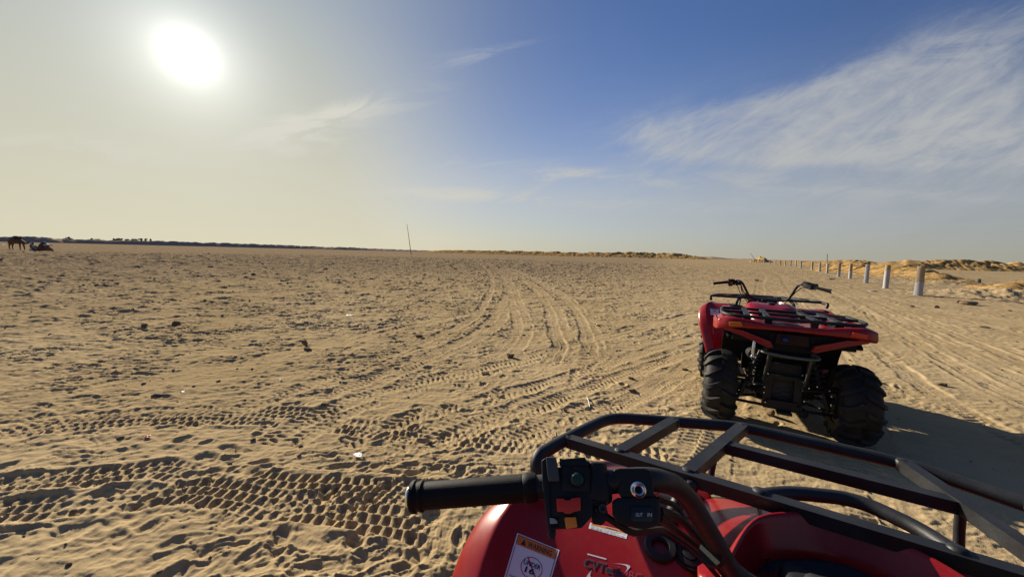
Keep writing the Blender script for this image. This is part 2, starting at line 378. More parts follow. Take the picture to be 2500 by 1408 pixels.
def mesh_np(name, V, Q, material, smooth=True):
    me = bpy.data.meshes.new(name); me.vertices.add(len(V)); me.vertices.foreach_set('co', np.ascontiguousarray(V, np.float32).ravel())
    nq = len(Q); me.loops.add(nq*4); me.loops.foreach_set('vertex_index', np.ascontiguousarray(Q, np.int32).ravel())
    me.polygons.add(nq); me.polygons.foreach_set('loop_start', np.arange(0, nq*4, 4, dtype=np.int32))
    me.update(calc_edges=True); me.validate()
    me.polygons.foreach_set('use_smooth', [smooth]*nq); me.materials.append(material)
    o = bpy.data.objects.new(name, me); COL.objects.link(o); return o
Vg = np.stack([X, Y, Z], -1).reshape(-1, 3)
ii, jj = np.meshgrid(np.arange(NR-1), np.arange(NT_), indexing='ij'); j2 = (jj+1) % NT_
Q = np.stack([ii*NT_+jj, (ii+1)*NT_+jj, (ii+1)*NT_+j2, ii*NT_+j2], -1).reshape(-1, 4)[:, ::-1]
# close the centre
cen = len(Vg); Vg = np.vstack([Vg, [[0, 0, float(Z[0].mean())]]])
jc = np.arange(0, NT_-1, 2); Qc = np.stack([jc, (jc+1) % NT_, (jc+2) % NT_, np.full_like(jc, cen)], -1)
Q = np.vstack([Q, Qc])

SAND = mat('sand', (.4, .3, .18), 1., spec=0)
def sand_nodes(M, tone=1., warm=0.):
    n = NT(M.node_tree); b = n.n['Principled BSDF']
    geo = n.new('ShaderNodeNewGeometry'); P = geo.outputs['Position']
    a = n.noise(P, .35, 5, .55); f = n.noise(P, 3.5, 6, .65); g = n.noise(P, 160, 3, .7); h = n.noise(P, 38, 4, .65)
    c1_ = n.ramp(a, [(.30, (.355*tone, .262*tone, .138*tone)), (.52, (.425*tone, .318*tone, .175*tone)), (.74, (.49*tone, .375*tone, .215*tone))])
    c2_ = n.mix(n.smooth(f, .48, .75), c1_, (.355*tone, .272*tone, .155*tone, 1))
    c3_ = n.mix(n.m('MULTIPLY', n.smooth(g, .58, .75), .45), c2_, (.17, .12, .08, 1))
    c4_ = n.mix(n.m('MULTIPLY', n.smooth(g, .42, .28), .35), c3_, (.58, .46, .30, 1))
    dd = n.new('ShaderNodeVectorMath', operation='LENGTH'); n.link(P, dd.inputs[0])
    # far plain: browner ground, plus shade of unmodelled lumps put into its colour
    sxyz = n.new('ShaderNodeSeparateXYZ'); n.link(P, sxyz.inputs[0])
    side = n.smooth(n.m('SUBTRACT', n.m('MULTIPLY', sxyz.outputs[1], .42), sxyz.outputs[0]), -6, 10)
    grav_shade = n.m('MULTIPLY', n.m('ADD', .45, n.m('MULTIPLY', side, .55)), n.smooth(n.m('ADD', dd.outputs['Value'], n.m('MULTIPLY', n.m('SUBTRACT', n.noise(P, .05, 4, .6), .5), 40)), 4, 34))
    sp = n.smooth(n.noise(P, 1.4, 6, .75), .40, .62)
    c5_ = n.mix(n.m('MULTIPLY', grav_shade, n.m('ADD', .60, n.m('MULTIPLY', sp, .40))), c4_, (.235, .178, .118, 1))
    n.link(c5_, b.inputs['Base Color'])
    b1 = n.new('ShaderNodeBump'); b1.inputs['Distance'].default_value = .004; b1.inputs['Strength'].default_value = .9; n.link(h, b1.inputs['Height'])
    b2 = n.new('ShaderNodeBump'); b2.inputs['Distance'].default_value = .0015; b2.inputs['Strength'].default_value = .8
    n.link(g, b2.inputs['Height']); n.link(b1.outputs[0], b2.inputs['Normal'])
    b3 = n.new('ShaderNodeBump'); b3.inputs['Distance'].default_value = .16; n.link(n.noise(P, 1.1, 6, .72), b3.inputs['Height'])
    n.link(n.smooth(dd.outputs['Value'], 8, 45), b3.inputs['Strength']); n.link(b2.outputs[0], b3.inputs['Normal'])
    n.link(b3.outputs[0], b.inputs['Normal'])
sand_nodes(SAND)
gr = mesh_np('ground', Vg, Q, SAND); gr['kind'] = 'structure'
del Vg, Q

# ------------------------------------------------------------------ mesh tools
def V3(p): return Vector(p)
class MB:
    def __init__(s): s.v = []; s.f = []; s.mi = []; s.cur = 0
    def add(s, vs, fs, M=None):
        k = len(s.v); s.v += [tuple(M@Vector(v)) if M else tuple(v) for v in vs]
        s.f += [tuple(i+k for i in f) for f in fs]; s.mi += [s.cur]*len(fs); return s
    def box(s, c, d, M=None, top=1.0, ty=None):
        x, y, z = d[0]/2, d[1]/2, d[2]/2; t = top; u = top if ty is None else ty
        vs = [(-x, -y, -z), (x, -y, -z), (x, y, -z), (-x, y, -z), (-x*t, -y*u, z), (x*t, -y*u, z), (x*t, y*u, z), (-x*t, y*u, z)]
        vs = [(v[0]+c[0], v[1]+c[1], v[2]+c[2]) for v in vs]
        return s.add(vs, [(3, 2, 1, 0), (4, 5, 6, 7), (0, 1, 5, 4), (1, 2, 6, 5), (2, 3, 7, 6), (3, 0, 4, 7)], M)
    def tube(s, path, r, n=10, closed=False, caps=True, square=False, roll=None):
        P = [Vector(p) for p in path]; R = r if isinstance(r, (list, tuple)) else [r]*len(P); N = len(P); rings = []
        up = None
        for i, p in enumerate(P):
            a = P[i-1] if (i > 0 or closed) else p; b = P[(i+1) % N] if (i < N-1 or closed) else p
            t = (b-a).normalized()
            if up is None:
                up = Vector(roll) if roll else (Vector((0, 0, 1)) if abs(t.z) < .9 else Vector((1, 0, 0)))
            if roll: up = Vector(roll)
            x = t.cross(up).normalized(); up = x.cross(t).normalized()
            k = 1.
            if 0 < i < N-1 or closed:
                c = (P[i]-a).normalized().dot((b-P[i]).normalized()); k = 1/max(.55, math.sqrt(max(.05, (1+c)/2)))
            ring = []
            for j in range(n):
                an = 2*math.pi*(j+(.5 if square else 0))/n; rr_ = R[i]
                ring.append(p+x*math.cos(an)*rr_*k+up*math.sin(an)*rr_)
            rings.append(ring)
        vs = [v for g in rings for v in g]; fs = []
        for i in range(N if closed else N-1):
            a = i*n; b = ((i+1) % N)*n
            for j in range(n): fs.append((a+j, b+j, b+(j+1) % n, a+(j+1) % n))
        if caps and not closed: fs += [tuple(range(n)), tuple(range((N-1)*n, N*n))[::-1]]
        return s.add(vs, fs)
    def lathe(s, prof, o, ax, n=32, capped=True):
        """prof: (distance along axis, radius)"""
        a = Vector(ax).normalized(); u = a.orthogonal().normalized(); v = a.cross(u); o = Vector(o)
        vs = [o+a*h+(u*math.cos(2*math.pi*j/n)+v*math.sin(2*math.pi*j/n))*r for h, r in prof for j in range(n)]
        fs = [(i*n+j, i*n+(j+1) % n, (i+1)*n+(j+1) % n, (i+1)*n+j) for i in range(len(prof)-1) for j in range(n)]
        if capped: fs += [tuple(range(n))[::-1], tuple(range((len(prof)-1)*n, len(prof)*n))]
        return s.add(vs, fs)
    def slab(s, front, back):
        """solid between two outlines with equal vertex counts"""
        n = len(front); vs = list(front)+list(back)
        fs = [tuple(range(n)), tuple(range(n, 2*n))[::-1]]+[(i, i+n, (i+1) % n+n, (i+1) % n) for i in range(n)]
        return s.add(vs, fs)
    def build(s, name, material, parent=None, bevel=0, smooth=True, seg=2, ang=35, sub=0, weld=False):
        me = bpy.data.meshes.new(name); me.from_pydata(s.v, [], s.f)
        mats = material if isinstance(material, (list, tuple)) else [material]
        for m_ in mats: me.materials.append(m_)
        bm = bmesh.new(); bm.from_mesh(me)
        bm.faces.ensure_lookup_table()
        for f, k in zip(bm.faces, s.mi): f.material_index = k
        bmesh.ops.recalc_face_normals(bm, faces=bm.faces[:])
        if bevel:
            ed = [e for e in bm.edges if len(e.link_faces) == 2 and e.calc_face_angle(0) > math.radians(ang)]
            bmesh.ops.bevel(bm, geom=ed, offset=bevel, segments=seg, affect='EDGES', clamp_overlap=True, profile=.6)
        for f in bm.faces: f.smooth = smooth
        for e in bm.edges:
            if len(e.link_faces) == 2 and e.calc_face_angle(0) > math.radians(38): e.smooth = False
        bm.to_mesh(me); bm.free()
        o = bpy.data.objects.new(name, me); COL.objects.link(o)
        if parent: o.parent = parent
        if sub:
            md = o.modifiers.new('s', 'SUBSURF'); md.levels = md.render_levels = sub
        return o
def fillet(path, r, n=5):
    P = [Vector(p) for p in path]; out = [P[0]]
    for a, p, b in zip(P, P[1:], P[2:]):
        u = (a-p); v = (b-p); k = min(r, u.length*.48, v.length*.48)
        q0 = p+u.normalized()*k; q1 = p+v.normalized()*k
        for i in range(n+1):
            t = i/n; out.append(q0*(1-t)**2+p*2*t*(1-t)+q1*t*t)
    return out+[P[-1]]
def surf(name, grid, material, parent, thick=.004, sub=2, flip=False):
    nr, nc = len(grid), len(grid[0]); vs = [tuple(p) for r_ in grid for p in r_]
    fs = [(i*nc+j, i*nc+j+1, (i+1)*nc+j+1, (i+1)*nc+j) for i in range(nr-1) for j in range(nc-1)]
    if flip: fs = [f[::-1] for f in fs]
    me = bpy.data.meshes.new(name); me.from_pydata(vs, [], fs); me.materials.append(material)
    me.polygons.foreach_set('use_smooth', [True]*len(fs))
    o = bpy.data.objects.new(name, me); COL.objects.link(o); o.parent = parent
    if sub:
        md = o.modifiers.new('s', 'SUBSURF'); md.levels = md.render_levels = sub
    if thick:
        md = o.modifiers.new('t', 'SOLIDIFY'); md.thickness = thick; md.offset = -1
    return o
def empty(name, loc=(0, 0, 0), rz=0, label=None, cat=None, group=None):
    o = bpy.data.objects.new(name, None); COL.objects.link(o); o.location = loc; o.rotation_euler = (0, 0, rz); o.empty_display_size = .1
    return tag(o, label, cat, group)
def tag(o, label=None, cat=None, group=None, kind=None):
    for k, v in (('label', label), ('category', cat), ('group', group), ('kind', kind)):
        if v: o[k] = v
    return o
def copy_tree(o, parent=None):
    c = o.copy(); COL.objects.link(c)
    if parent: c.parent = parent
    for ch in list(o.children): copy_tree(ch, c)
    return c

# ------------------------------------------------------------------ quad bike (local axes: x right, y forward from the rear axle, z up)
YAW1 = -math.radians(31); O1 = Vector((-.0595, -.4776, 0))
ML = Matrix.Rotation(-YAW1, 3, 'Z')
def loc(p): return ML@(Vector(p)-O1)
def lz(x, y, z): return loc(on_z(x, y, z))
HC = ray(1380, 1200).normalized(); HD = .455
def hp(x, y, off=0):
    """point near the left grip: on the plane facing the rider, off metres towards the rider"""
    r_ = ray(x, y); return loc(CAM+r_*((HD-off)/r_.dot(HC)))

root = empty('quad_bike')
# wheels ------------------------------------------------------------
def make_tyre(name, parent, hw, Rr, nl, front):
    mb = MB(); prof = []
    for k in range(17):
        a = math.pi*(k/16.)
        xx = -hw*math.cos(a); q = math.sin(a)**.42 if 0 < k < 16 else 0
        prof.append((xx*(1 if k not in (0, 16) else .86), .165+(Rr-.030-.165)*q))
    mb.lathe(prof, (0, 0, 0), (1, 0, 0), 48, False)
    def rad(x_):
        t = min(1, abs(x_)/hw); return .165+(Rr-.030-.165)*max(0, (1-t*t))**.21
    for k in range(nl):
        for s in (-1, 1):
            a0 = 2*math.pi*(k+(.5 if s > 0 else 0))/nl; xs = [.02, .30, .62, .86, .98]; sw = [0, .10, .22, .30, .32]
            pts = []
            for x_, w_ in zip(xs, sw):
                x__ = s*x_*hw; ra = rad(x__); aa = a0-w_*.55; hw_ = .0165/Rr*(1.0 if x_ < .8 else 1.25)
                out_ = ra+(.028 if x_ < .9 else .016)
                ring = []
                for (da, r_) in ((-hw_*1.25, ra-.006), (hw_*1.25, ra-.006), (hw_*.85, out_), (-hw_*.85, out_)):
                    off = .012*s if (x_ > .9 and r_ == out_) else 0
                    ring.append((x__*(1.02 if x_ > .9 else 1)+off, math.sin(aa+da)*r_, math.cos(aa+da)*r_))
                pts.append(ring)
            vs = [p for g in pts for p in g]; n = len(pts)
            fs = [(i*4+j, (i+1)*4+j, (i+1)*4+(j+1) % 4, i*4+(j+1) % 4) for i in range(n-1) for j in range(4)]+[(0, 1, 2, 3), tuple(range(4*n-4, 4*n))]
            mb.add(vs, fs)
    return mb.build(name, RUB, parent)
def wheel(x, y, hw, Rr):
    s = 1 if x > 0 else -1; mb = MB()
    mb.lathe([(-hw*.75, .150), (-hw*.80, .168), (-hw*.70, .160), (-hw*.5, .135), (hw*.2, .13), (hw*.35, .150), (hw*.70, .160), (hw*.80, .168), (hw*.75, .150), (hw*.3, .12), (hw*.22, .05), (hw*.30, .04)] if s > 0 else
             [(hw*.75, .150), (hw*.80, .168), (hw*.70, .160), (hw*.5, .135), (-hw*.2, .13), (-hw*.35, .150), (-hw*.70, .160), (-hw*.80, .168), (-hw*.75, .150), (-hw*.3, .12), (-hw*.22, .05), (-hw*.30, .04)], (0, 0, 0), (1, 0, 0), 32, True)
    for k in range(4):
        a = k*math.pi/2+.4; mb.lathe([(0, .009), (s*.014, .008)], (s*hw*.24, .065*math.cos(a), .065*math.sin(a)), (1, 0, 0), 6)
    w_ = mb.build('wheel', GREY, root); w_.location = (x, y, Rr-.012)
    make_tyre('tyre', w_, hw, Rr, 15, y > .5)
    return w_
wheel(-.456, 0, .120, .315); wheel(.456, 0, .120, .315)
wheel(-.475, 1.27, .10, .312); wheel(.475, 1.27, .10, .312)

# chassis, engine, suspension ----------------------------------------
mb = MB()
for s in (-1, 1):
    mb.tube(fillet([(s*.13, -.20, .66), (s*.14, -.06, .30), (s*.15, .30, .27), (s*.15, 1.0, .27), (s*.14, 1.45, .32), (s*.15, 1.60, .55)], .06), .016, 8)
    mb.tube(fillet([(s*.13, -.20, .66), (s*.14, .25, .72), (s*.12, .80, .74), (s*.12, 1.30, .70), (s*.15, 1.60, .55)], .06), .016, 8)
    mb.tube([(s*.14, .25, .72), (s*.15, .30, .27)], .014, 8); mb.tube([(s*.12, 1.1, .73), (s*.15, 1.05, .27)], .014, 8)
for y, z in ((-.20, .66), (-.06, .30), (1.45, .32), (1.6, .55)): mb.tube([(-.15, y, z), (.15, y, z)], .014, 8)
mb.box((0, .55, .24), (.34, 1.1, .02))
mb.build('frame', BLACK, root)
mb = MB(); mb.box((0, .58, .46), (.30, .44, .30)); mb.box((-.03, .62, .66), (.18, .22, .16)); mb.lathe([(-.07, .15), (.02, .15), (.05, .12)], (.15, .52, .42), (1, 0, 0), 24)
mb.lathe([(-.05, .10), (.05, .10)], (-.16, .60, .40), (1, 0, 0), 20)
for k in range(5): mb.box((-.03, .62, .60+k*.03), (.21, .25, .008))
mb.build('engine', GREY, root, bevel=.012)
mb = MB(); mb.box((0, .02, .33), (.17, .20, .17), top=.8); mb.lathe([(-.11, .05), (.11, .05)], (0, 0, .31), (1, 0, 0), 16)
for k in range(6): mb.box((-.035+(k % 2)*.05, -.089, .285+.017*k), (.07 if k % 2 else .045, .012, .006))
mb.lathe([(0, .02), (.02, .02)], (0, -.09, .25), (0, -1, 0), 12)
mb.build('rear_differential', GREY, root, bevel=.01)
for s in (-1, 1):
    mb = MB(); mb.tube([(s*.11, .02, .31), (s*.38, 0, .305)], .014, 10); mb.lathe([(0, .036), (.02, .034), (.03, .028), (.04, .034), (.05, .026), (.06, .031), (.08, .022)], (s*.14, .015, .31), (s, 0, 0), 14)
    mb.lathe([(0, .030), (.02, .034), (.035, .026), (.05, .030), (.07, .02)], (s*.30, .005, .306), (s, 0, 0), 14); mb.build('drive_shaft', PLAST, root)
    mb = MB()
    for y0, y1 in ((-.10, -.03), (.16, .05)):
        mb.tube([(s*.12, y0, .215), (s*.36, y1, .20)], .013, 8); mb.tube([(s*.12, y0, .385), (s*.35, y1, .39)], .012, 8)
    mb.tube([(s*.36, -.04, .20), (s*.36, .06, .20)], .014, 8); mb.box((s*.365, .01, .30), (.035, .07, .22)); mb.box((s*.365, -.03, .21), (.05, .05, .05))
    mb.build('rear_arm', BLACK, root, bevel=.003)
    mb = MB(); a, b = Vector((s*.31, -.05, .23)), Vector((s*.17, -.01, .66)); mb.tube([a, b], .012, 10)
    hel = []
    d_ = (b-a); u_ = d_.normalized().orthogonal().normalized(); w2 = d_.normalized().cross(u_)
    for k in range(7*14+1): t = k/(7*14); hel.append(a+d_*(.30+.62*t)+u_*.030*math.cos(k*2*math.pi/14)+w2*.030*math.sin(k*2*math.pi/14))
    mb.tube(hel, .0055, 6); mb.lathe([(0, .024), (.12, .024)], a+d_*.06, d_, 12); mb.build('shock_absorber', BLACK, root)
    mb = MB()
    for zz0, zz1 in ((.22, .21), (.40, .38)):
        mb.tube([(s*.14, 1.14, zz0), (s*.38, 1.26, zz1)], .013, 8); mb.tube([(s*.14, 1.40, zz0), (s*.38, 1.28, zz1)], .013, 8)
    mb.tube([(s*.30, 1.27, .23), (s*.17, 1.30, .66)], .022, 10); mb.tube([(s*.10, 1.27, .31), (s*.40, 1.27, .31)], .014, 8); mb.box((s*.39, 1.27, .30), (.04, .06, .2))
    mb.build('front_arm', BLACK, root)
mb = MB(); mb.lathe([(0, .03), (.01, .055), (.34, .060), (.36, .045), (.37, .02)], (-.20, .0, .60), (0, .98, -.05), 18); mb.build('muffler', PLAST, root)
mb = MB(); mb.tube(fillet([(-.245, -.20, .765), (-.25, -.215, .70), (-.252, -.21, .64), (-.235, -.16, .60)], .03), .012, 10); mb.lathe([(-.006, .018), (.006, .018)], (-.252, -.21, .635), (0, .2, 1), 10); mb.build('exhaust_tip', CHROME, root)
# rear guard bar with its brackets
mb = MB(); mb.tube(fillet([(-.10, -.13, .72), (-.19, -.20, .70), (-.20, -.27, .695), (-.05, -.30, .685), (.10, -.30, .682), (.17, -.27, .685), (.16, -.18, .70), (.10, -.12, .71)], .04), .011, 10)
for x, z in ((-.155, .46), (.115, .44)): mb.tube([(x, -.285, .685), (x-.004, -.17, z), (x*.9, -.10, z-.05)], .006, 8)
mb.build('rear_guard', mat('guard_steel', (.10, .105, .095), .55, .5), root)
mb = MB(); mb.box((-.015, -.08, .50), (.24, .02, .16), top=1.0); mb.box((-.115, -.12, .37), (.05, .03, .22), top=1.15); mb.box((.085, -.12, .37), (.05, .03, .22), top=1.15); mb.box((-.015, -.13, .475), (.20, .015, .03)); mb.box((-.015, -.14, .27), (.2, .02, .03)); mb.box((-.01, -.10, .235), (.26, .10, .05)); mb.box((0, -.16, .20), (.10, .08, .022))
mb.lathe([(0, .03), (.05, .034), (.07, .02)], (.13, -.10, .215), (0, -1, -.2), 12); mb.lathe([(0, .02), (.02, .02)], (-.11, -.12, .235), (0, -1, 0), 10)
for x, z in ((-.13, .53), (.10, .52), (-.12, .42), (.10, .40), (-.12, .28), (.11, .27)): mb.lathe([(0, .008), (.012, .007)], (x, -.155, z), (0, -1, 0), 6)
mb.build('tow_bracket', PLAST, root, bevel=.004)
mb = MB()
for x, y, z in ((-.145, -.16, .385), (-.13, -.165, .50), (.105, -.165, .47), (.15, -.13, .42), (.12, -.165, .32), (-.14, -.13, .33), (-.26, -.08, .44), (-.31, -.07, .38), (.30, -.05, .40), (.21, -.09, .43), (-.22, -.1, .40), (-.31, -.07, .30), (-.13, -.16, .26), (.24, -.08, .26)):
    mb = MB(); mb.lathe([(0, .0058), (.010, .005)], (x, y, z), (0, -1, .1), 6); mb.build('bolt', CHROME, root)
# front bumper
mb = MB()
for s in (-1, 1): mb.tube(fillet([(s*.15, 1.45, .30), (s*.17, 1.66, .34), (s*.17, 1.68, .60), (s*.12, 1.62, .72)], .05), .014, 10)
for z in (.42, .60): mb.tube([(-.17, 1.675, z), (.17, 1.675, z)], .013, 10)
mb.box((0, 1.62, .38), (.30, .02, .20)); mb.build('front_bumper', BLACK, root)

# front fenders -------------------------------------------------------
ST = [(.745, .30, .52, .31), (.77, .38, .53, .29), (.80, .48, .545, .27), (.855, .62, .59, .25), (.92, .755, .632, .225), (1.01, .850, .652, .21), (1.10, .900, .640, .20), (1.21, .915, .600, .20), (1.33, .900, .535, .205), (1.43, .862, .475, .215), (1.51, .80, .42, .225), (1.56, .70, .39, .235)]
def fender(s):
    cols = []
    for i, (y, z, xo, xi) in enumerate(ST):
        nz = 0                                        # lean of the panel
        dv = .010 if i < 7 else 0
        row = [(xo-.025, y, z-.150), (xo+.006, y, z-.095), (xo+.006, y, z-.058), (xo-.016, y, z-.028), (xo-.066, y, z+.001), (xo-.075, y, z+.0015), (xo-.090, y+dv*.5, z-.010),
               (xo-.140, y+dv*1.6, z-.010-dv), (xi+(xo-xi)*.45, y+dv*1.6, z-.008-dv), (xi+(xo-xi)*.22, y+dv, z-.006-dv), (xi+.015, y, z-.012), (xi, y, z-.05), (xi-.005, y, z-.14)]
        cols.append([(s*a, b, c) for a, b, c in row])
    return surf('front_fender', cols, RED, root, .004, 2, flip=s > 0)
FL = fender(-1); FR = fender(1)
# inner mudguards of the front wheels
for s in (-1, 1):
    g = []
    for k in range(11):
        a = math.radians(-50+k*15); g.append([(s*x, 1.27-.375*math.cos(a)*1., .315+.385*math.sin(a)+.02) for x in (.585, .56, .40, .26)])
    surf('wheel_arch', g, DARKIN, root, .004, 1)
# headlamp housings under the rack
for s in (-1, 1):
    mb = MB(); mb.slab([(s*x, y, z) for x, y, z in ((.21, 1.50, .865), (.34, 1.48, .85), (.37, 1.56, .74), (.22, 1.63, .72))], [(s*x, y, z) for x, y, z in ((.20, 1.38, .83), (.36, 1.36, .82), (.37, 1.42, .66), (.22, 1.46, .62))])
    h = mb.build('headlamp_housing', RED, root, bevel=.012)
    mb = MB(); mb.slab([(s*.235, 1.612, .79), (s*.335, 1.555, .785), (s*.345, 1.575, .75), (s*.235, 1.632, .745)], [(s*.235, 1.54, .79), (s*.335, 1.50, .785), (s*.345, 1.51, .75), (s*.235, 1.56, .745)])
    mb.build('headlamp', mat('lamp_glass', (.7, .7, .7), .08), h, bevel=.004)
# centre hood: from the cowl down to the nose
g = []
for y, z, w_ in ((1.10, .93, .215), (1.22, .925, .215), (1.34, .905, .22), (1.45, .875, .225), (1.515, .84, .22), (1.55, .76, .21), (1.56, .68, .20)):
    g.append([(x*w_, y-.02*abs(x)**3, z-.012-.03*abs(x)**3+(.006 if abs(x) < .5 else 0)) for x in (-1, -.93, -.55, -.5, 0, .5, .55, .93, 1)])
surf('front_hood', g, RED, root, .004, 2)
mb = MB(); mb.tube([(-.20, 1.345, .8985), (0, 1.35, .9015), (.20, 1.345, .8985)], .0022, 6); mb.tube([(-.112, 1.12, .924), (-.114, 1.34, .900), (-.117, 1.50, .842)], .0022, 6); mb.tube([(.112, 1.12, .924), (.114, 1.34, .900), (.117, 1.50, .842)], .0022, 6)
mb.build('hood_seam', INK, root)

# cowl round the steering column: an arch open towards the rider
ring = [(-.205, .96, .86), (-.185, 1.03, .93), (-.165, 1.09, .965), (-.138, 1.175, .975), (-.105, 1.20, .982), (-.05, 1.235, .985), (.0, 1.245, .986), (.05, 1.235, .985), (.105, 1.20, .982), (.138, 1.175, .975), (.165, 1.09, .965), (.185, 1.03, .93), (.205, .96, .86)]
def inset(k, dz, dy=0): return [(x*(1-k), .97+(y-.97)*(1-k)+dy, z+dz) for x, y, z in ring]
g = [inset(-.20, -.10), inset(-.12, -.05), inset(-.045, -.010), inset(-.025, -.002), inset(-.01, .0), inset(.008, -.003), inset(.02, -.012), inset(.07, -.040), inset(.10, -.056), inset(.11, -.075)]
cowl = surf('steering_cowl', g, RED, root, .003, 2, flip=True)
mb = MB(); mb.slab([(x, y, z) for x, y, z in inset(.10, -.062)], [(x, y, z) for x, y, z in inset(.10, -.16)]); mb.slab([(x, y, z) for x, y, z in inset(.26, -.075)], [(x, y, z) for x, y, z in inset(.22, -.12)]); mb.slab([(x*.8, y, z) for x, y, z in inset(.42, -.05)], [(x*.8, y, z) for x, y, z in inset(.40, -.09)]); mb.build('cowl_lining', mat('lining_plastic', (.012, .014, .017), .55, spec=.4), root, bevel=.006)
mb = MB(); c0 = lz(1925, 1400, 1.0)
mb.box((0, 0, 0), (.115, .095, .05), Matrix.Translation((-.035, 1.035, .972))@Matrix.Rotation(math.radians(-18), 4, 'X'), top=.78)
mb.box((0, .0, 0), (.15, .13, .05), Matrix.Translation((-.03, 1.09, .925))@Matrix.Rotation(math.radians(-12), 4, 'X'), top=.9)
mb.build('instrument_pod', PLAST, root, bevel=.012, seg=3)
mb = MB(); mb.tube([(0, .90, .60), (0, .985, .955)], .018, 12); mb.box((0, .985, .965), (.15, .05, .035)); mb.lathe([(0, .012), (.02, .012)], (.05, .985, .975), (0, 0, 1), 10); mb.lathe([(0, .012), (.02, .012)], (-.05, .985, .975), (0, 0, 1), 10)
mb.build('steering_column', BLACK, root, bevel=.004)

# tank cover and seat
g = []
for y, z, w_, hh in ((.42, .80, .15, .0), (.52, .87, .18, .01), (.62, .93, .205, .02), (.74, .965, .225, .035), (.86, .975, .22, .035), (.94, .955, .20, .02), (.985, .89, .18, .0)):
    g.append([(x*w_*k, y, zz_) for x, k, zz_ in ((-1, .95, z-.24), (-1, 1.12, z-.13), (-1, 1.02, z-.035), (-.80, 1, z+hh*.4), (-.42, 1, z+hh*.2), (0, 1, z), (.42, 1, z+hh*.2), (.80, 1, z+hh*.4), (1, 1.02, z-.035), (1, 1.12, z-.13), (1, .95, z-.24))])
surf('tank_cover', g, RED, root, .004, 2)
mb = MB(); mb.lathe([(0, .036), (.012, .036), (.018, .03)], (0, .80, .968), (0, -.1, 1), 20); mb.build('fuel_cap', PLAST, root)
g = []
for y, z, w_ in ((-.12, .80, .13), (-.08, .875, .16), (.05, .895, .17), (.20, .87, .17), (.34, .845, .16), (.50, .855, .14), (.60, .885, .11), (.63, .86, .10)):
    g.append([(-w_*.9, y, z-.10), (-w_, y, z-.05), (-w_*.85, y, z-.005), (0, y, z+.006), (w_*.85, y, z-.005), (w_, y, z-.05), (w_*.9, y, z-.10)])
surf('seat', g, PLAST, root, .01, 2)
for s in (-1, 1):
    g = [[(s*.17, y, zt), (s*.20, y, zt-.07), (s*.21, y, zm), (s*.19, y, zb)] for y, zt, zm, zb in ((.22, .84, .74, .66), (.3, .84, .68, .58), (.45, .82, .62, .50), (.70, .86, .66, .55), (.85, .88, .70, .60))]
    surf('side_panel', g, RED, root, .004, 2)
    mb = MB(); mb.box((s*.36, .60, .30), (.30, .46, .02)); mb.box((s*.50, .60, .325), (.02, .46, .05))
    for k in range(6): mb.box((s*.36, .42+.07*k, .316), (.22, .016, .016))
    mb.build('foot_well', PLAST, root, bevel=.004)

# rear fender ----------------------------------------------------------
g = []
for k in range(21):
    u = -1+2*k/20; a = abs(u); s = 1 if u > 0 else -1
    x = u*.512; dip = .022*(1-sst(np.array(a), .30, .62)); zt = .945-float(dip); 
    lip = float(sst(np.array(a), .86, 1.0)); zt -= .035*lip
    zb = .862-.012*a+float(sst(np.array(a), .7, 1.))*-.02
    dr = .055*(1-float(sst(np.array(a), .58, .80)))
    g.append([(x, .52, zt-.04-dr-.12*(a > .75)), (x, .36, zt-.005-dr-.05*lip), (x, .10, zt+.002-dr), (x, -.10, zt+.002-dr), (x, -.160, zt-.002-dr*.25), (x, -.198+.05*lip, zt-.012), (x*(1+.012*lip), -.212+.06*lip, (zt+zb)/2), (x*(1+.01*lip), -.215+.06*lip, zb), (x*.99, -.16+.03*lip, zb-.002)])
surf('rear_fender', g, RED, root, .004, 2)
for s in (-1, 1):
    g = [[(s*x, y, z) for x, y, z in r_] for r_ in ([(.515, .52, .80), (.515, .52, .70), (.50, .52, .62)], [(.524, .32, .895), (.53, .30, .83), (.53, .30, .78)], [(.522, .08, .905), (.53, .06, .86), (.528, .06, .80)], [(.515, -.10, .90), (.522, -.11, .86), (.518, -.11, .82)], [(.500, -.155, .885), (.505, -.165, .855), (.50, -.165, .835)])]
    surf('fender_flank', g, RED, root, .004, 2)
    # slanting lower wing of the rear fascia
    mb = MB(); F_ = [(.500, -.160, .872), (.455, -.185, .826), (.345, -.205, .797), (.150, -.225, .722), (.118, -.225, .728), (.140, -.225, .775), (.330, -.205, .838), (.385, -.195, .843), (.46, -.18, .862)]
    mb.slab([(s*x, y, z) for x, y, z in F_], [(s*x, y+.03, z) for x, y, z in F_]); mb.build('fascia_wing', RED, root, bevel=.005)
    # reflector, black insert
    mb = MB(); mb.slab([(s*.435, -.2225, .900), (s*.35, -.2255, .907), (s*.335, -.2255, .875), (s*.43, -.2225, .868)], [(s*.435, -.20, .900), (s*.35, -.20, .907), (s*.335, -.20, .875), (s*.43, -.20, .868)]); mb.build('reflector', AMBER if s < 0 else LENSR, root, bevel=.002)
    g = []
    for k in range(13):
        a = math.radians(62+k*8.5); g.append([(s*x, -.36*math.cos(a), .33+.485*math.sin(a)+.01) for x in (.44, .425, .34, .20)])
    surf('wheel_arch', g, DARKIN, root, .004, 1)
mb = MB(); mb.box((0, .22, .60), (.56, .02, .36)); mb.build('splash_guard', DARKIN, root, bevel=.01)
mb = MB()
mb.box((0, -.02, .80), (.80, .30, .10), top=1.0); mb.box((0, -.10, .77), (.30, .16, .14)); mb.build('fascia_backing', DARKIN, root, bevel=.01)
mb = MB(); mb.box((-.0, -.195, .80), (.22, .02, .085), top=.9); mb.build('tail_lamp', mat('smoked_lens', (.015, .002, .003), .45, spec=.25), root, bevel=.008)
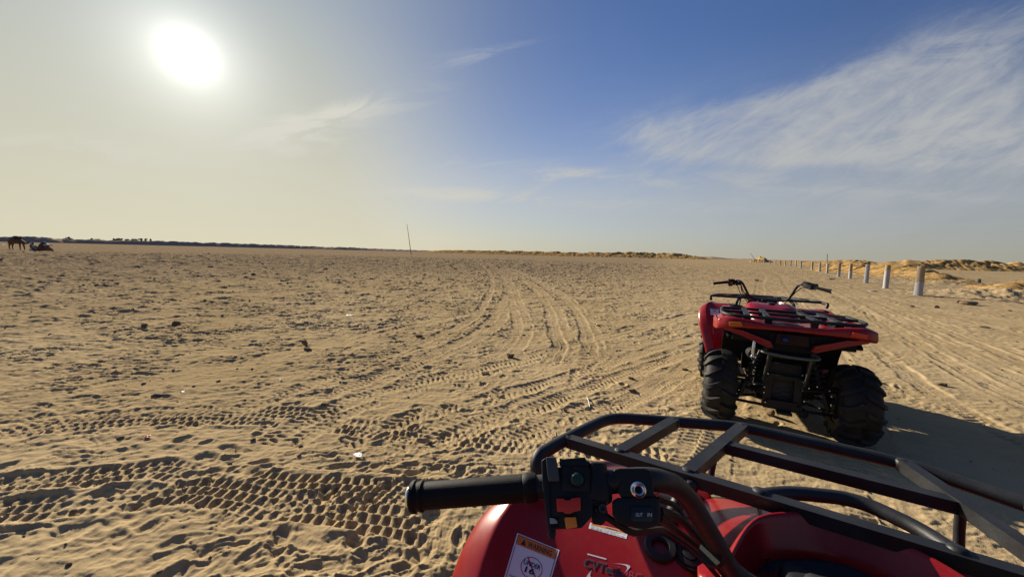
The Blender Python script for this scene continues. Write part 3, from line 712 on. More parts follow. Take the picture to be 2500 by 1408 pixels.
mb = MB(); mb.lathe([(0, .026), (.015, .026), (.03, .022), (.04, .012)], (-.045, -.205, .80), (0, -1, 0), 20); mb.build('socket_cap', BLUE, root)

# racks ------------------------------------------------------------------
ZR = .98
def bar(mb, a, b, w_=.013): mb.tube([a, b], w_*1.35, 4, square=True)
def weld(mb, p, r=.0150): mb.lathe([(-.012, r*.7), (-.006, r), (.006, r), (.0105, r*.8), (.0125, r*.45)], p, (.1, .2, 1), 10)
mb = MB()
outer = [(-.525, 1.122, .935), (-.534, 1.125, .965), (-.535, 1.14, ZR), (-.515, 1.23, ZR), (-.458, 1.42, ZR), (-.155, 1.558, ZR), (.155, 1.558, ZR), (.458, 1.42, ZR), (.515, 1.23, ZR), (.535, 1.14, ZR), (.534, 1.125, .965), (.525, 1.122, .935)]
mb.tube(fillet(outer, .055, 6), .0145, 12)
bar(mb, (-.505, 1.233, ZR), (.505, 1.233, ZR), .0125); bar(mb, (-.20, 1.415, ZR), (.20, 1.415, ZR), .0125)
for s in (-1, 1):
    bar(mb, (s*.150, 1.546, ZR+.002), (s*.247, 1.240, ZR+.002)); bar(mb, (s*.305, 1.482, ZR+.002), (s*.385, 1.240, ZR+.002))
    mb.tube(fillet([(s*.240, 1.225, ZR-.008), (s*.262, 1.175, .945), (s*.268, 1.165, .90)], .03), .0135, 10)
    mb.tube(fillet([(s*.20, 1.44, ZR-.01), (s*.21, 1.46, .90), (s*.21, 1.44, .84)], .03), .008, 10)
    for p in ((s*.505, 1.233, ZR), (s*.15, 1.546, ZR+.002), (s*.247, 1.242, ZR+.002), (s*.305, 1.48, ZR+.002), (s*.385, 1.24, ZR+.002), (s*.20, 1.415, ZR), (s*.240, 1.222, ZR-.008)): weld(mb, p)
mb.tube(fillet([(-.125, 1.238, ZR+.004), (-.075, 1.29, ZR), (.03, 1.335, ZR), (.10, 1.29, ZR), (.125, 1.236, ZR+.004)], .07, 7), .0125, 12)
weld(mb, (-.125, 1.24, ZR+.004)); weld(mb, (.125, 1.24, ZR+.004))
mb.build('front_rack', BLACK, root)
mb = MB(); ZB = .953
ro = [(-.46, .30, ZB), (-.48, .05, ZB), (-.475, -.06, ZB), (-.42, -.135, ZB-.006), (.42, -.135, ZB-.006), (.475, -.06, ZB), (.48, .05, ZB), (.46, .30, ZB)]
mb.tube(fillet(ro, .05, 5)+fillet([(.46, .30, ZB), (.30, .36, ZB), (-.30, .36, ZB), (-.46, .30, ZB)], .04)[1:-1], .0135, 10, closed=True)
bar(mb, (-.47, .10, ZB), (.47, .10, ZB), .011)
for x0, x1 in ((-.30, -.28), (-.16, -.14), (.16, .14), (.30, .28)):
    mb.slab([(x0-.02, -.12, ZB+.010), (x0+.02, -.12, ZB+.010), (x1+.02, .35, ZB+.010), (x1-.02, .35, ZB+.010)], [(x0-.02, -.12, ZB-.004), (x0+.02, -.12, ZB-.004), (x1+.02, .35, ZB-.004), (x1-.02, .35, ZB-.004)])
for x in (-.30, .15, -.15, .30): mb.box((x, -.10, ZB-.03), (.045, .03, .05), top=1.3); mb.box((x, .28, ZB-.03), (.035, .03, .06))
mb.build('rear_rack', BLACK, root)
# fender-mounted bits
# handlebar ---------------------------------------------------------------
HO = Vector((0, .985, .985))
hb = bpy.data.objects.new('handlebar', None)                              # replaced by the bar mesh below
tl = [hp(1005, 1212), hp(1310, 1188), hp(1480, 1176), hp(1585, 1166), hp(1640, 1172)-Vector((0, 0, .004))]
tl = tl[:4]+[lz(1652, 1182, 1.165), lz(1692, 1232, 1.125), lz(1745, 1320, 1.065), lz(1790, 1402, 1.015), Vector((-.115, .985, .992)), Vector((0, .987, .992))]
HLP = tl
half = fillet(tl[1:], .035, 4)
mir = [Vector((-p.x, p.y, p.z)) for p in half[::-1]]
mb = MB(); mb.tube(half+mir[1:], .0118, 12)
mb.v = [tuple(Vector(v)-HO) for v in mb.v]
hbar = mb.build('handlebar', BLACK, root); hbar.location = HO
bpy.data.objects.remove(hb)
def hbuild(mb, name, material, **k):
    mb.v = [tuple(Vector(v)-HO) for v in mb.v]; return mb.build(name, material, hbar, **k)
def hbox(mb, x0, y0, x1, y1, near, far, sh=0):
    """block seen between two pixel corners, from near to far (m towards the rider)"""
    c = [(x0, y0), (x1, y0+sh), (x1, y1+sh), (x0, y1)]
    mb.slab([hp(x, y, near) for x, y in c], [hp(x, y, far) for x, y in c])
def hpoly(mb, pts, near, far): mb.slab([hp(x, y, near) for x, y in pts], [hp(x, y, far) for x, y in pts])
NV = (hp(1380, 1200, .01)-hp(1380, 1200, 0)).normalized()
for s in (-1, 1):
    a, b = Vector(tl[0]), Vector(tl[1]); L = (b-a)
    if s > 0: a.x, b.x = -a.x, -b.x; L = b-a
    prof = [(0, .0150), (.002, .0168), (.005, .0168), (.007, .0150), (.010, .0150), (.011, .0160), (.0135, .0160), (.015, .0142)]
    n_ = 60
    prof += [(.016+(L.length-.030)*k/n_, .0140+(.00025 if k % 2 else -.00015)) for k in range(n_+1)]
    prof += [(L.length-.012, .0150), (L.length-.008, .0152), (L.length-.004, .0148), (L.length, .0135)]
    mb = MB(); mb.lathe(prof, a, L, 36); hbuild(mb, 'grip', GRIP)
    mb = MB(); mb.lathe([(-.0035, .006), (-.003, .0105), (.0, .0125), (.004, .0125)], a-L.normalized()*.001, L, 24); hbuild(mb, 'bar_end', CHROME)
GL = (Vector(tl[1])-Vector(tl[0])).normalized()
# flange plate between grip and switches
mb = MB(); c_ = hp(1331, 1190, -.004)
pl_o = [(1322, 1124), (1331, 1117), (1338, 1122), (1342, 1160), (1343, 1230), (1346, 1300), (1338, 1296), (1330, 1240), (1324, 1180)]
hpoly(mb, pl_o, .018, -.022); hbuild(mb, 'flange', PLAST, bevel=.0015)
mb = MB()
hpoly(mb, [(1340, 1135), (1364, 1140), (1372, 1138), (1436, 1138), (1442, 1146), (1443, 1215), (1447, 1220), (1447, 1252), (1444, 1262), (1420, 1288), (1344, 1292), (1341, 1230)], .016, -.020)
hbuild(mb, 'switch_housing', PLAST, bevel=.0035, seg=3)
mb = MB(); hpoly(mb, [(1366, 1116), (1372, 1120), (1428, 1115), (1437, 1134), (1437, 1140), (1372, 1142), (1366, 1136)], .0165, -.020); hpoly(mb, [(1372, 1139), (1437, 1138), (1441, 1200), (1372, 1200)], .019, .010)
hbuild(mb, 'switch_cap', PLAST, bevel=.002)
mb = MB(); hpoly(mb, [(1333, 1117), (1336, 1115), (1357, 1116), (1360, 1126), (1366, 1170), (1364, 1174), (1340, 1174), (1337, 1160)], .022, .008); hbuild(mb, 'choke_lever', SWGRY if False else mat('lever_plastic', (.055, .056, .055), .5), bevel=.0015)
mb = MB(); p = hp(1406, 1165, .0188); mb.lathe([(0, .0098), (.0012, .0096), (.0010, .0086), (.0004, .0082)], p, NV, 28); hbuild(mb, 'button_ring', PLAST)
mb = MB(); p = hp(1409, 1169, .0190); mb.lathe([(0, .0066), (.003, .0062), (.004, .005)], p, NV, 22); hbuild(mb, 'start_button', SWGRN)
mb = MB(); hpoly(mb, [(1358, 1216), (1376, 1216), (1380, 1220), (1392, 1220), (1396, 1215), (1417, 1213), (1418, 1245), (1400, 1249), (1392, 1254), (1380, 1253), (1374, 1248), (1360, 1249)], .0225, .014); hbuild(mb, 'stop_switch', SWRED, bevel=.001)
mb = MB(); hbox(mb, 1342, 1261, 1364, 1287, .0168, .012); hbuild(mb, 'switch_slot', DARKIN)
mb = MB(); hpoly(mb, [(1342, 1263), (1352, 1264), (1360, 1270), (1361, 1277), (1343, 1278)], .0185, .016); hbuild(mb, 'dip_switch', SWGRY, bevel=.0006)
mb = MB(); hpoly(mb, [(1378, 1262), (1406, 1261), (1410, 1286), (1382, 1290)], .024, .014); hbuild(mb, 'horn_button', SWORG, bevel=.0012)
mb = MB(); hpoly(mb, [(1340, 1291), (1357, 1289), (1357, 1305), (1354, 1316), (1345, 1318), (1337, 1306)], .004, -.018); hbuild(mb, 'lever_stub', BLACK, bevel=.0015)
# perch and mirror boss
mb = MB(); base = hp(1457, 1215, .002); top_ = hp(1456, 1126, .006); dd_ = (top_-base); lh = dd_.length
mb.lathe([(0, .016), (lh*.35, .0155), (lh*.55, .0128), (lh*.90, .0108), (lh*.97, .0106), (lh, .0098), (lh, .0048), (lh-.008, .0042)], base, dd_, 28, True)
hpoly(mb, [(1442, 1190), (1480, 1180), (1496, 1196), (1494, 1225), (1476, 1236), (1444, 1232)], .010, -.014)
hpoly(mb, [(1442, 1232), (1480, 1232), (1486, 1262), (1470, 1282), (1446, 1278)], .006, -.012)
hbuild(mb, 'lever_perch', PLAST, bevel=.002)
mb = MB(); p = hp(1471, 1240, .010); mb.lathe([(0, .0042), (.003, .0042), (.003, .0022), (.0005, .002)], p, NV, 12); 
for q in ((1448, 1223), (1482, 1224), (1455, 1244), (1476, 1249)): mb.lathe([(0, .0014), (.002, .001)], hp(*q, .0105), NV, 8)
hbuild(mb, 'clamp_bolt', GREY)
# second housing: knob plate above, rocker below
mb = MB(); hpoly(mb, [(1496, 1152), (1500, 1145), (1512, 1142), (1574, 1142), (1586, 1148), (1594, 1160), (1597, 1212), (1516, 1214), (1508, 1200), (1512, 1166), (1500, 1164)], .012, -.018)
hbuild(mb, 'lock_plate', PLAST, bevel=.003, seg=3)
mb = MB(); hpoly(mb, [(1494, 1222), (1508, 1214), (1596, 1212), (1611, 1222), (1613, 1256), (1610, 1282), (1572, 1292), (1530, 1284), (1503, 1272), (1495, 1254)], .014, -.016)
hbuild(mb, 'winch_switch_housing', PLAST, bevel=.004, seg=3)
mb = MB(); hpoly(mb, [(1540, 1238), (1546, 1234), (1590, 1235), (1596, 1240), (1596, 1266), (1590, 1272), (1546, 1272), (1540, 1267)], .0155, .012); hbuild(mb, 'rocker_switch', mat('rocker', (.008, .008, .009), .35), bevel=.001)
mb = MB(); p = hp(1558, 1195, .012); mb.lathe([(0, .0078), (.0015, .0076), (.0035, .0054), (.0042, .0050), (.0036, .0040), (.0012, .0037), (.001, .0)], p, NV, 32); hbuild(mb, 'lock_barrel', CHROME)
mb = MB(); mb.lathe([(.0008, .0036), (.0018, .0034)], p, NV, 24); hbuild(mb, 'key_slot', DARKIN)
mb = MB(); hpoly(mb, [(1597, 1203), (1608, 1202), (1612, 1207), (1604, 1213), (1599, 1210)], .010, .004); hbuild(mb, 'lock_tab', SWRED, bevel=.0008)
# cables from the housings along the bar
mb = MB()
mb.tube(fillet([hp(1600, 1215, -.004), lz(1650, 1232, 1.10), lz(1690, 1300, 1.05), lz(1740, 1352, 1.0), Vector((-.13, 1.01, .94))], .03), .0035, 8)
mb.tube(fillet([hp(1608, 1248, -.002), lz(1660, 1262, 1.08), lz(1715, 1325, 1.03), lz(1765, 1378, .98), Vector((-.12, 1.03, .92))], .03), .0055, 8)
mb.tube(fillet([hp(1608, 1262, -.006), lz(1645, 1290, 1.06), lz(1690, 1322, 1.02), lz(1740, 1365, .98), Vector((-.13, 1.05, .90))], .03), .0045, 8)
mb.tube(fillet([hp(1480, 1260, -.01), hp(1540, 1300, -.02), lz(1620, 1290, 1.04), lz(1700, 1345, .98), Vector((-.14, 1.08, .88))], .03), .0038, 8)
a1, a2 = lz(1733, 1300, 1.078), lz(1724, 1338, 1.060)
hbuild(mb, 'control_cable', PLAST)
mb = MB(); q0 = lz(1735, 1343, 1.052); mb.tube([q0+Vector((0, -.004, 0)), q0+(tl[7]-tl[6]).normalized()*.010], .0138, 16); hbuild(mb, 'cable_tie', PLAST)
# right-hand controls
def mx(p): return Vector((-p.x, p.y, p.z))
mb = MB(); c_ = mx(hp(1395, 1195)); ax = mx(Vector(tl[0]))-mx(Vector(tl[1])); ax.normalize()
R3 = Matrix((ax, Vector((0, 0, 1)).cross(ax).normalized(), Vector((0, 0, 1)))).transposed().to_4x4(); R3.translation = c_
mb.box((-.01, .01, .0), (.075, .06, .045), R3, top=.9); mb.box((-.045, .03, .015), (.05, .055, .04), R3); mb.box((.02, -.02, -.012), (.03, .03, .02), R3)
hbuild(mb, 'throttle_housing', PLAST, bevel=.005)
mb = MB(); mb.box((-.005, .055, .014), (.085, .05, .038), R3, top=.94); hbuild(mb, 'brake_reservoir', PLAST, bevel=.004)
mb = MB(); Q_ = lambda x, y, z: R3@Vector((x, y, z))
mb.tube(fillet([Q_(-.01, .055, -.008), Q_(.03, .06, -.012), Q_(.10, .055, -.014), Q_(.155, .04, -.016)], .02), .0055, 8); mb.lathe([(-.007, .004), (-.004, .0078), (.004, .0078), (.007, .004)], Q_(.158, .04, -.016), ax, 10); hbuild(mb, 'brake_lever', BLACK)
mb = MB(); mb.lathe([(0, .010), (.016, .009)], Q_(.035, .02, -.02), (0, -1, 0), 12); hbuild(mb, 'throttle_screw', CHROME)
mb = MB(); mb.tube(fillet([Q_(-.05, .03, .0), Q_(-.13, .05, -.07), Vector((.10, 1.06, .90))], .06), .004, 8); hbuild(mb, 'brake_hose', PLAST)

# stickers, laid on the fenders -----------------------------------------------
bpy.context.view_layer.update()
def bvh_of(objs):
    dg = bpy.context.evaluated_depsgraph_get(); vs = []; ps = []
    for o in objs:
        e = o.evaluated_get(dg); me = e.to_mesh(); k = len(vs)
        vs += [e.matrix_world@v.co for v in me.vertices]; ps += [[i+k for i in p.vertices] for p in me.polygons]; e.to_mesh_clear()
    return BVHTree.FromPolygons(vs, ps)
BV = bvh_of([FL, FR, bpy.data.objects['front_hood']])
LC = loc(CAM)
def lay(x, y, lift):
    """where the line of sight through a pixel meets the fender"""
    d_ = (ML@ray(x, y)).normalized(); h, n_, i_, t_ = BV.ray_cast(LC, d_)
    if h is None: return LC+d_*.75
    if n_.dot(d_) > 0: n_ = -n_
    return h+n_*lift
class Sheet:
    """a flat printed label: unit square mapped to four corners (TL, TR, BL, BR)"""
    def __init__(s, TL, TR, BL, BR): s.c = [Vector((*p, 0)) for p in (TL, TR, BL, BR)]
    def px(s, u, v):
        a = s.c[0].lerp(s.c[1], u); b = s.c[2].lerp(s.c[3], u); p = a.lerp(b, v); return p.x, p.y
    def place(s, mb, polys, lift):
        for vs, fs in polys: mb.add([lay(*s.px(u, v), lift) for u, v in vs], fs)
def quad(u0, v0, u1, v1, n=6, m_=6):
    vs = [(u0+(u1-u0)*i/n, v0+(v1-v0)*j/m_) for j in range(m_+1) for i in range(n+1)]
    return vs, [(j*(n+1)+i, j*(n+1)+i+1, (j+1)*(n+1)+i+1, (j+1)*(n+1)+i) for j in range(m_) for i in range(n)]
def text_poly(txt, u, v, h, asp, bold=0, fit=None, xs=1.):
    """flat letters, top-left at (u, v), height h in v; asp = width/height of the sheet"""
    cu = bpy.data.curves.new('t', 'FONT'); cu.body = txt; cu.size = 1; cu.offset = bold; cu.resolution_u = 2
    o = bpy.data.objects.new('t', cu); COL.objects.link(o); bpy.context.view_layer.update()
    dg = bpy.context.evaluated_depsgraph_get(); me = bpy.data.meshes.new_from_object(o.evaluated_get(dg))
    X0 = [v_.co.x for v_ in me.vertices]; sc = h/.70; wd = (max(X0)-min(X0)); kx = sc/asp*xs
    if fit: kx = fit/wd
    vs = [(u+(v_.co.x-min(X0))*kx, v+h-v_.co.y*sc) for v_ in me.vertices]; fs = [tuple(p.vertices) for p in me.polygons]
    bpy.data.objects.remove(o); bpy.data.curves.remove(cu); bpy.data.meshes.remove(me); return vs, fs
def ringp(cu_, cv_, ru, rv, t, n=40):
    vs = []; 
    for k in range(n):
        a = 2*math.pi*k/n
        for q in (1, 1-t): vs.append((cu_+ru*q*math.cos(a), cv_+rv*q*math.sin(a)))
    return vs, [(2*k, 2*k+1, (2*k+3) % (2*n), (2*k+2) % (2*n)) for k in range(n)]
def poly(pts): return pts, [tuple(range(len(pts)))]
def sbuild(sh, name, polys, material, lift, parent):
    mb = MB(); sh.place(mb, polys, lift); o = mb.build(name, material, parent, smooth=False)
    return o
def dial(x, y, name, prof):
    p = lay(x, y, 0); q = lay(x+30, y, 0)-p; r_ = lay(x, y+25, 0)-p; n_ = r_.cross(q).normalized()
    if n_.dot(LC-p) < 0: n_ = -n_
    mb = MB(); mb.lathe(prof, p, n_, 32); mb.build(name, PLAST, root)
dial(1612, 1338, 'power_socket', [(-.01, .027), (.003, .028), (.009, .026), (.010, .016), (.004, .0135), (-.006, .012)])
dial(1682, 1357, 'ignition_switch', [(-.01, .027), (.003, .028), (.006, .0265), (.004, .0225), (.007, .021), (.008, .014), (.006, .012), (.009, .011), (.010, .0)])
# large warning label
W1 = Sheet((1263, 1300), (1366, 1342), (1218, 1452), (1322, 1494))
lab = sbuild(W1, 'warning_label', [quad(0, 0, 1, 1, 8, 12)], WHITE, .0005, root)
A1 = .68
sbuild(W1, 'label_border', [quad(.03, .015, .97, .025, 8, 1), quad(.03, .015, .045, .99, 1, 10), quad(.955, .015, .97, .99, 1, 10)], INK, .0007, lab)
sbuild(W1, 'label_band', [quad(.045, .025, .955, .165, 8, 2)], ORANGE, .0009, lab)
sbuild(W1, 'label_heading', [text_poly('WARNING', .30, .055, .085, A1, .012, fit=.56), poly([(.14, .142), (.255, .142), (.1975, .048)])], INK, .0012, lab)
sbuild(W1, 'label_ring', [ringp(.52, .42, .25, .165, .07), ([(.36, .285), (.385, .275), (.69, .545), (.665, .56)], [(0, 1, 2, 3)])], CRIM, .0010, lab)
sbuild(W1, 'label_text', [text_poly('UNDER', .32, .335, .07, A1, .018, fit=.39), text_poly('16', .39, .425, .085, A1, .03, fit=.22),
    text_poly('Operating this ATV if you are under', .09, .625, .035, A1, 0, fit=.82), text_poly('the age of 16 increases your chance', .09, .685, .035, A1, 0, fit=.82), text_poly('of severe injury or death.', .09, .745, .035, A1, 0, fit=.6)], INK, .0012, lab)
# small label
W2 = Sheet((1441, 1275), (1534, 1297), (1437, 1289), (1529, 1315))
lb2 = sbuild(W2, 'load_label', [quad(0, 0, 1, 1, 6, 2)], WHITE, .0005, root)
sbuild(W2, 'label_band', [quad(.04, .05, .97, .34, 6, 1)], ORANGE, .0007, lb2)
sbuild(W2, 'label_text', [text_poly('WARNING', .42, .09, .2, 4.5, .01, fit=.3), text_poly('Never carry passengers on', .05, .42, .13, 4.5, 0, fit=.9), text_poly('the cargo of an ATV', .05, .60, .13, 4.5, 0, fit=.66), text_poly('MAXIMUM LOAD: 25 KG (55 LBS)', .05, .79, .14, 4.5, .01, fit=.9)], INK, .0010, lb2)
# maker's lettering with its two crescents
W3 = Sheet((1430, 1350), (1570, 1388), (1418, 1412), (1558, 1450))
def cres(u0, v0, u1, v1, bulge, t, n=14, flip=1):
    A = Vector((u0, v0)); B_ = Vector((u1, v1)); d_ = B_-A; nn = Vector((-d_.y, d_.x))*flip; vs = []
    for k in range(n+1):
        q = k/n; c = A+d_*q; s_ = math.sin(math.pi*q); vs.append(tuple(c+nn*bulge*s_)); vs.append(tuple(c+nn*(bulge-t*s_*(.4+.6*q))*s_))
    return vs, [(2*k, 2*k+2, 2*k+3, 2*k+1) for k in range(n)]
SILV = mat('silver_print', (.52, .52, .58), .4)
DIMP = mat('faded_print', (.26, .03, .05), .45)
lg = sbuild(W3, 'maker_lettering', [text_poly('CVTech', -.004, .175, .35, 2.35, .045, fit=.668)], DIMP, .0005, root)
sbuild(W3, 'letter_fill', [text_poly('CVTech', .005, .19, .33, 2.35, .018, fit=.65)], INK, .0009, lg)
sbuild(W3, 'letter_fill', [text_poly('-IBC', .67, .19, .33, 2.35, .0, fit=.33)], DIMP, .0009, lg)
def outl(pts, n=1): return pts, [tuple(range(len(pts)))]
sbuild(W3, 'crescent', [cres(.42, .12, .70, .36, -.62, .30, 18), cres(.52, .80, .16, .52, -.55, .34, 18)], SILV, .0007, lg)
sbuild(W3, 'letter_bar', [quad(.03, -.02, .36, .035, 4, 1)], SILV, .0006, lg); sbuild(W3, 'letter_bar', [quad(.60, .66, .92, .715, 4, 1)], SILV, .0006, lg)
# lettering on the winch rocker
mb = MB()
for txt, x0, w_ in (('OUT', 1552, 17), ('IN', 1581, 10)):
    vs, fs = text_poly(txt, 0, 0, 1, 1, 0, fit=1)
    mb.add([hp(x0+u*w_, 1251+v*9, .0160) for u, v in vs], fs)
hbuild(mb, 'switch_lettering', WHITE, smooth=False)
# two plain pale labels on the right fender, seen from behind
for x0, x1, z0, z1 in ((.27, .335, .885, .91), (.36, .46, .885, .915)):
    mb = MB(); n = 5; vs = []
    for j in range(3):
        for i in range(n+1):
            x = x0+(x1-x0)*i/n; z = z1+(z0-z1)*j/2*1.0; h, n_, _, _ = BV.ray_cast(Vector((x, .5, z-.045)), Vector((0, 1, 0)))
            vs.append(h+Vector((0, -.0013, .0008)) if h else Vector((x, 1.0, z)))
    mb.add(vs, [(j*(n+1)+i, j*(n+1)+i+1, (j+1)*(n+1)+i+1, (j+1)*(n+1)+i) for j in range(2) for i in range(n)])
    mb.build('small_label', WHITE, root, smooth=False)

quad1 = root
quad1.location = O1; quad1.rotation_euler = (0, 0, YAW1)
tag(quad1, 'red quad bike closest to the viewer, seen over its left grip, with UNDER 16 label', 'quad bike', 'red quad bikes parked on the sand')
quad2 = copy_tree(quad1)
quad2.location = (2.285, 3.02, 0); quad2.rotation_euler = (0, 0, -math.radians(26.3))
tag(quad2, 'red quad bike parked further off, its back end and rear tyres facing the viewer', 'quad bike')
for c in quad2.children:
    if c.name.startswith('handlebar'): c.rotation_euler = (0, 0, -math.radians(12))
    if c.name.startswith('wheel') and not c.name.startswith('wheel_') and c.location.y > .5: c.rotation_euler = (0, 0, -math.radians(10))

# ------------------------------------------------------------------ banks on the horizon
DIRT = mat('bank_dirt', (.3, .2, .1), 1., spec=0); n_ = NT(DIRT.node_tree); g_ = n_.new('ShaderNodeNewGeometry'); b_ = n_.n['Principled BSDF']
q = n_.noise(g_.outputs['Position'], .8, 7, .7)
n_.link(n_.mix(n_.smooth(q, .35, .68), (.28, .17, .062, 1), (.46, .305, .130, 1)), b_.inputs['Base Color'])
bp = n_.new('ShaderNodeBump'); bp.inputs['Distance'].default_value = .12; bp.inputs['Strength'].default_value = .8; n_.link(n_.noise(g_.outputs['Position'], 2.4, 6, .7), bp.inputs['Height']); n_.link(bp.outputs[0], b_.inputs['Normal'])
HAZEDIRT = mat('far_bank', (.10, .075, .06), 1., spec=0)
def bank_mesh(name, pts, wid, material, seed, rough_=.35, n=260, m_=18, ph=.8):
    """pts: (px, crest py, distance); a long heap of earth with gullied sides"""
    P = [(at(x, y, Yd)) for x, y, Yd in pts]
    L = [0]
    for a, b in zip(P[:-1], P[1:]): L.append(L[-1]+math.hypot(b.x-a.x, b.y-a.y))
    t = np.linspace(0, L[-1], n); cx = np.interp(t, L, [p.x for p in P]); cy = np.interp(t, L, [p.y for p in P]); ch = np.interp(t, L, [p.z for p in P])
    dx_ = np.gradient(cx); dy_ = np.gradient(cy); q = np.hypot(dx_, dy_); nx, ny = -dy_/q, dx_/q
    v = np.linspace(-1, 1, m_*2+1); Xb = cx[:, None]+nx[:, None]*v*wid; Yb = cy[:, None]+ny[:, None]*v*wid
    s_ = 6./wid
    prof = np.clip(1-np.abs(v)**1.15, 0, 1)[None]; rg = 1+rough_*fbm(Xb, Yb, .35*s_, 4, seed, .6)
    endf = sst(np.minimum(t, L[-1]-t), 0, wid*1.5)[:, None]
    Zb = -.3+(ch[:, None]+.3)*np.clip(prof*rg+.10*(np.abs(fbm(Xb*1.0, Yb, .9*s_, 3, seed+9))-.15), 0, 1.12)*(.25+.75*endf)
    V = np.stack([Xb, Yb, Zb], -1).reshape(-1, 3); W2 = 2*m_+1
    i_, j_ = np.meshgrid(np.arange(n-1), np.arange(W2-1), indexing='ij')
    Qb = np.stack([i_*W2+j_, i_*W2+j_+1, (i_+1)*W2+j_+1, (i_+1)*W2+j_], -1).reshape(-1, 4)
    if (nx[0]*0+ny.mean()) < 0: Qb = Qb[:, ::-1]
    o = mesh_np(name, V, Qb, material); o['kind'] = 'structure'; return o
n_ = NT(HAZEDIRT.node_tree); b_ = n_.n['Principled BSDF']; g_ = n_.new('ShaderNodeNewGeometry')
n_.link(n_.mix(n_.noise(g_.outputs['Position'], .15, 6, .7), (.36, .26, .195, 1), (.47, .35, .25, 1)), b_.inputs['Base Color'])  # dirt colour lifted to stand in for haze over the distant banks
bank_mesh('hills', [(-500, 570, 300), (-150, 577, 260), (0, 577.5, 250), (60, 578, 252), (110, 579, 255), (140, 583, 262), (260, 586, 280), (400, 589, 300), (560, 594, 320), (700, 598.5, 340), (790, 603, 350), (840, 603, 352), (900, 606.5, 360), (1000, 610, 375), (1075, 612.5, 385)], 9, HAZEDIRT, 5, .16, 500, 10)
bank_mesh('earth_bank', [(1030, 614, 300), (1064, 610.5, 290), (1150, 611, 286), (1240, 612.8, 280), (1330, 614, 280), (1416, 616, 275), (1500, 616, 272), (1545, 615.8, 270), (1600, 618, 268), (1645, 619, 262), (1700, 624.5, 255), (1735, 627, 250), (1765, 633, 245)], 15, DIRT, 15, .20, 520, 14)
bank_mesh('hills', [(1640, 630, 420), (1700, 627.5, 420), (1737, 625.5, 425), (1765, 629.5, 430), (1790, 631, 430), (1830, 632, 440), (1870, 634, 440), (1910, 640, 445)], 18, HAZEDIRT, 25, .2, 160, 8)
bank_mesh('sand_mound', [(1800, 640, 150), (1822, 636, 148), (1838, 629.5, 147), (1855, 626, 146), (1868, 629, 146), (1885, 636, 146), (1900, 641, 146)], 6, DIRT, 35, .5, 120, 16)
bank_mesh('earth_bank', [(1880, 642, 150), (1925, 638.5, 132), (1990, 639, 112), (2035, 636.5, 100), (2084, 636.5, 95), (2130, 637.5, 92), (2164, 639.5, 90), (2190, 636.5, 88), (2215, 634.5, 87), (2276, 637, 86), (2356, 636.5, 84), (2420, 639, 83), (2500, 642, 82), (2620, 646, 80), (2800, 650, 78)], 7.5, DIRT, 45, .22, 700, 20)
bank_mesh('earth_bank', [(1990, 652, 58), (2050, 649, 50), (2110, 650, 44), (2165, 651, 40), (2210, 654, 37), (2250, 660, 34), (2300, 672, 30), (2340, 690, 27)], 3.6, DIRT, 55, .32, 320, 16)
bank_mesh('sand_mound', [(2200, 690, 26), (2250, 684, 25), (2290, 680, 24.4), (2325, 678, 23.8), (2350, 688, 23.4), (2380, 706, 23)], 2.4, DIRT, 65, .35, 120, 18)
bank_mesh('sand_mound', [(2330, 716, 20), (2365, 702, 20), (2395, 693, 20.2), (2430, 690, 20.4), (2470, 688, 20.6), (2500, 690, 20.7), (2560, 688, 20.8), (2700, 694, 21)], 3.4, DIRT, 75, .32, 260, 20)

# ------------------------------------------------------------------ posts beside the track
CONC = mat('post_concrete', (.5, .48, .45), .85, spec=.2); n_ = NT(CONC.node_tree); b_ = n_.n['Principled BSDF']; tc = n_.new('ShaderNodeTexCoord')
q = n_.noise(tc.outputs['Object'], 4, 5, .65); sx = n_.new('ShaderNodeSeparateXYZ'); n_.link(tc.outputs['Object'], sx.inputs[0])
oi = n_.new('ShaderNodeObjectInfo')
paint = n_.smooth(n_.m('ADD', n_.m('SUBTRACT', n_.m('ADD', .35, n_.m('MULTIPLY', oi.outputs['Random'], 1.3)), sx.outputs[2]), n_.m('MULTIPLY', n_.m('SUBTRACT', q, .5), 1.2)), -.12, .12)
n_.link(n_.mix(paint, (.30, .235, .155, 1), (.37, .37, .38, 1)), b_.inputs['Base Color'])
bp = n_.new('ShaderNodeBump'); bp.inputs['Distance'].default_value = .01; n_.link(n_.noise(tc.outputs['Object'], 40, 4, .7), bp.inputs['Height']); n_.link(bp.outputs[0], b_.inputs['Normal'])
PO = [(2241, 721, 2247, 650), (2162, 703, 2167, 647), (2114, 690, 2118, 645), (2075, 680, 2075, 644), (2047, 675, 2049, 641), (2019, 667, 2019, 642.5), (2001, 662.5, 2001, 640), (1982, 660.6, 1983, 638.5), (1955, 655, 1956, 637.6), (1942.5, 653, 1943, 636),
      (1930, 650, 1930.5, 635.5), (1917, 648.5, 1917.5, 636), (1905, 647.7, 1905.5, 635.5), (1893, 646.3, 1894, 635), (1879, 644.5, 1879.5, 634), (1865, 643.2, 1866, 634), (1846, 642.5, 1849.5, 633), (1834, 642, 1837, 632.5)]
PLAB = ['thick concrete post standing nearest the viewer at the right, pale below and sandy above', 'sandy concrete post, second nearest in the row on the right', 'white painted concrete post, third nearest in the row', 'pale grey concrete post, fourth nearest in the row', 'concrete post, fifth nearest in the row, just right of the tall grey pole', 'dark grey concrete post at the foot of the tall thin pole', 'concrete post just left of the tall grey pole', 'slim concrete post, second left of the tall grey pole']
posts = []
ORD = ['third', 'fourth', 'fifth', 'sixth', 'seventh', 'eighth', 'ninth', 'tenth']
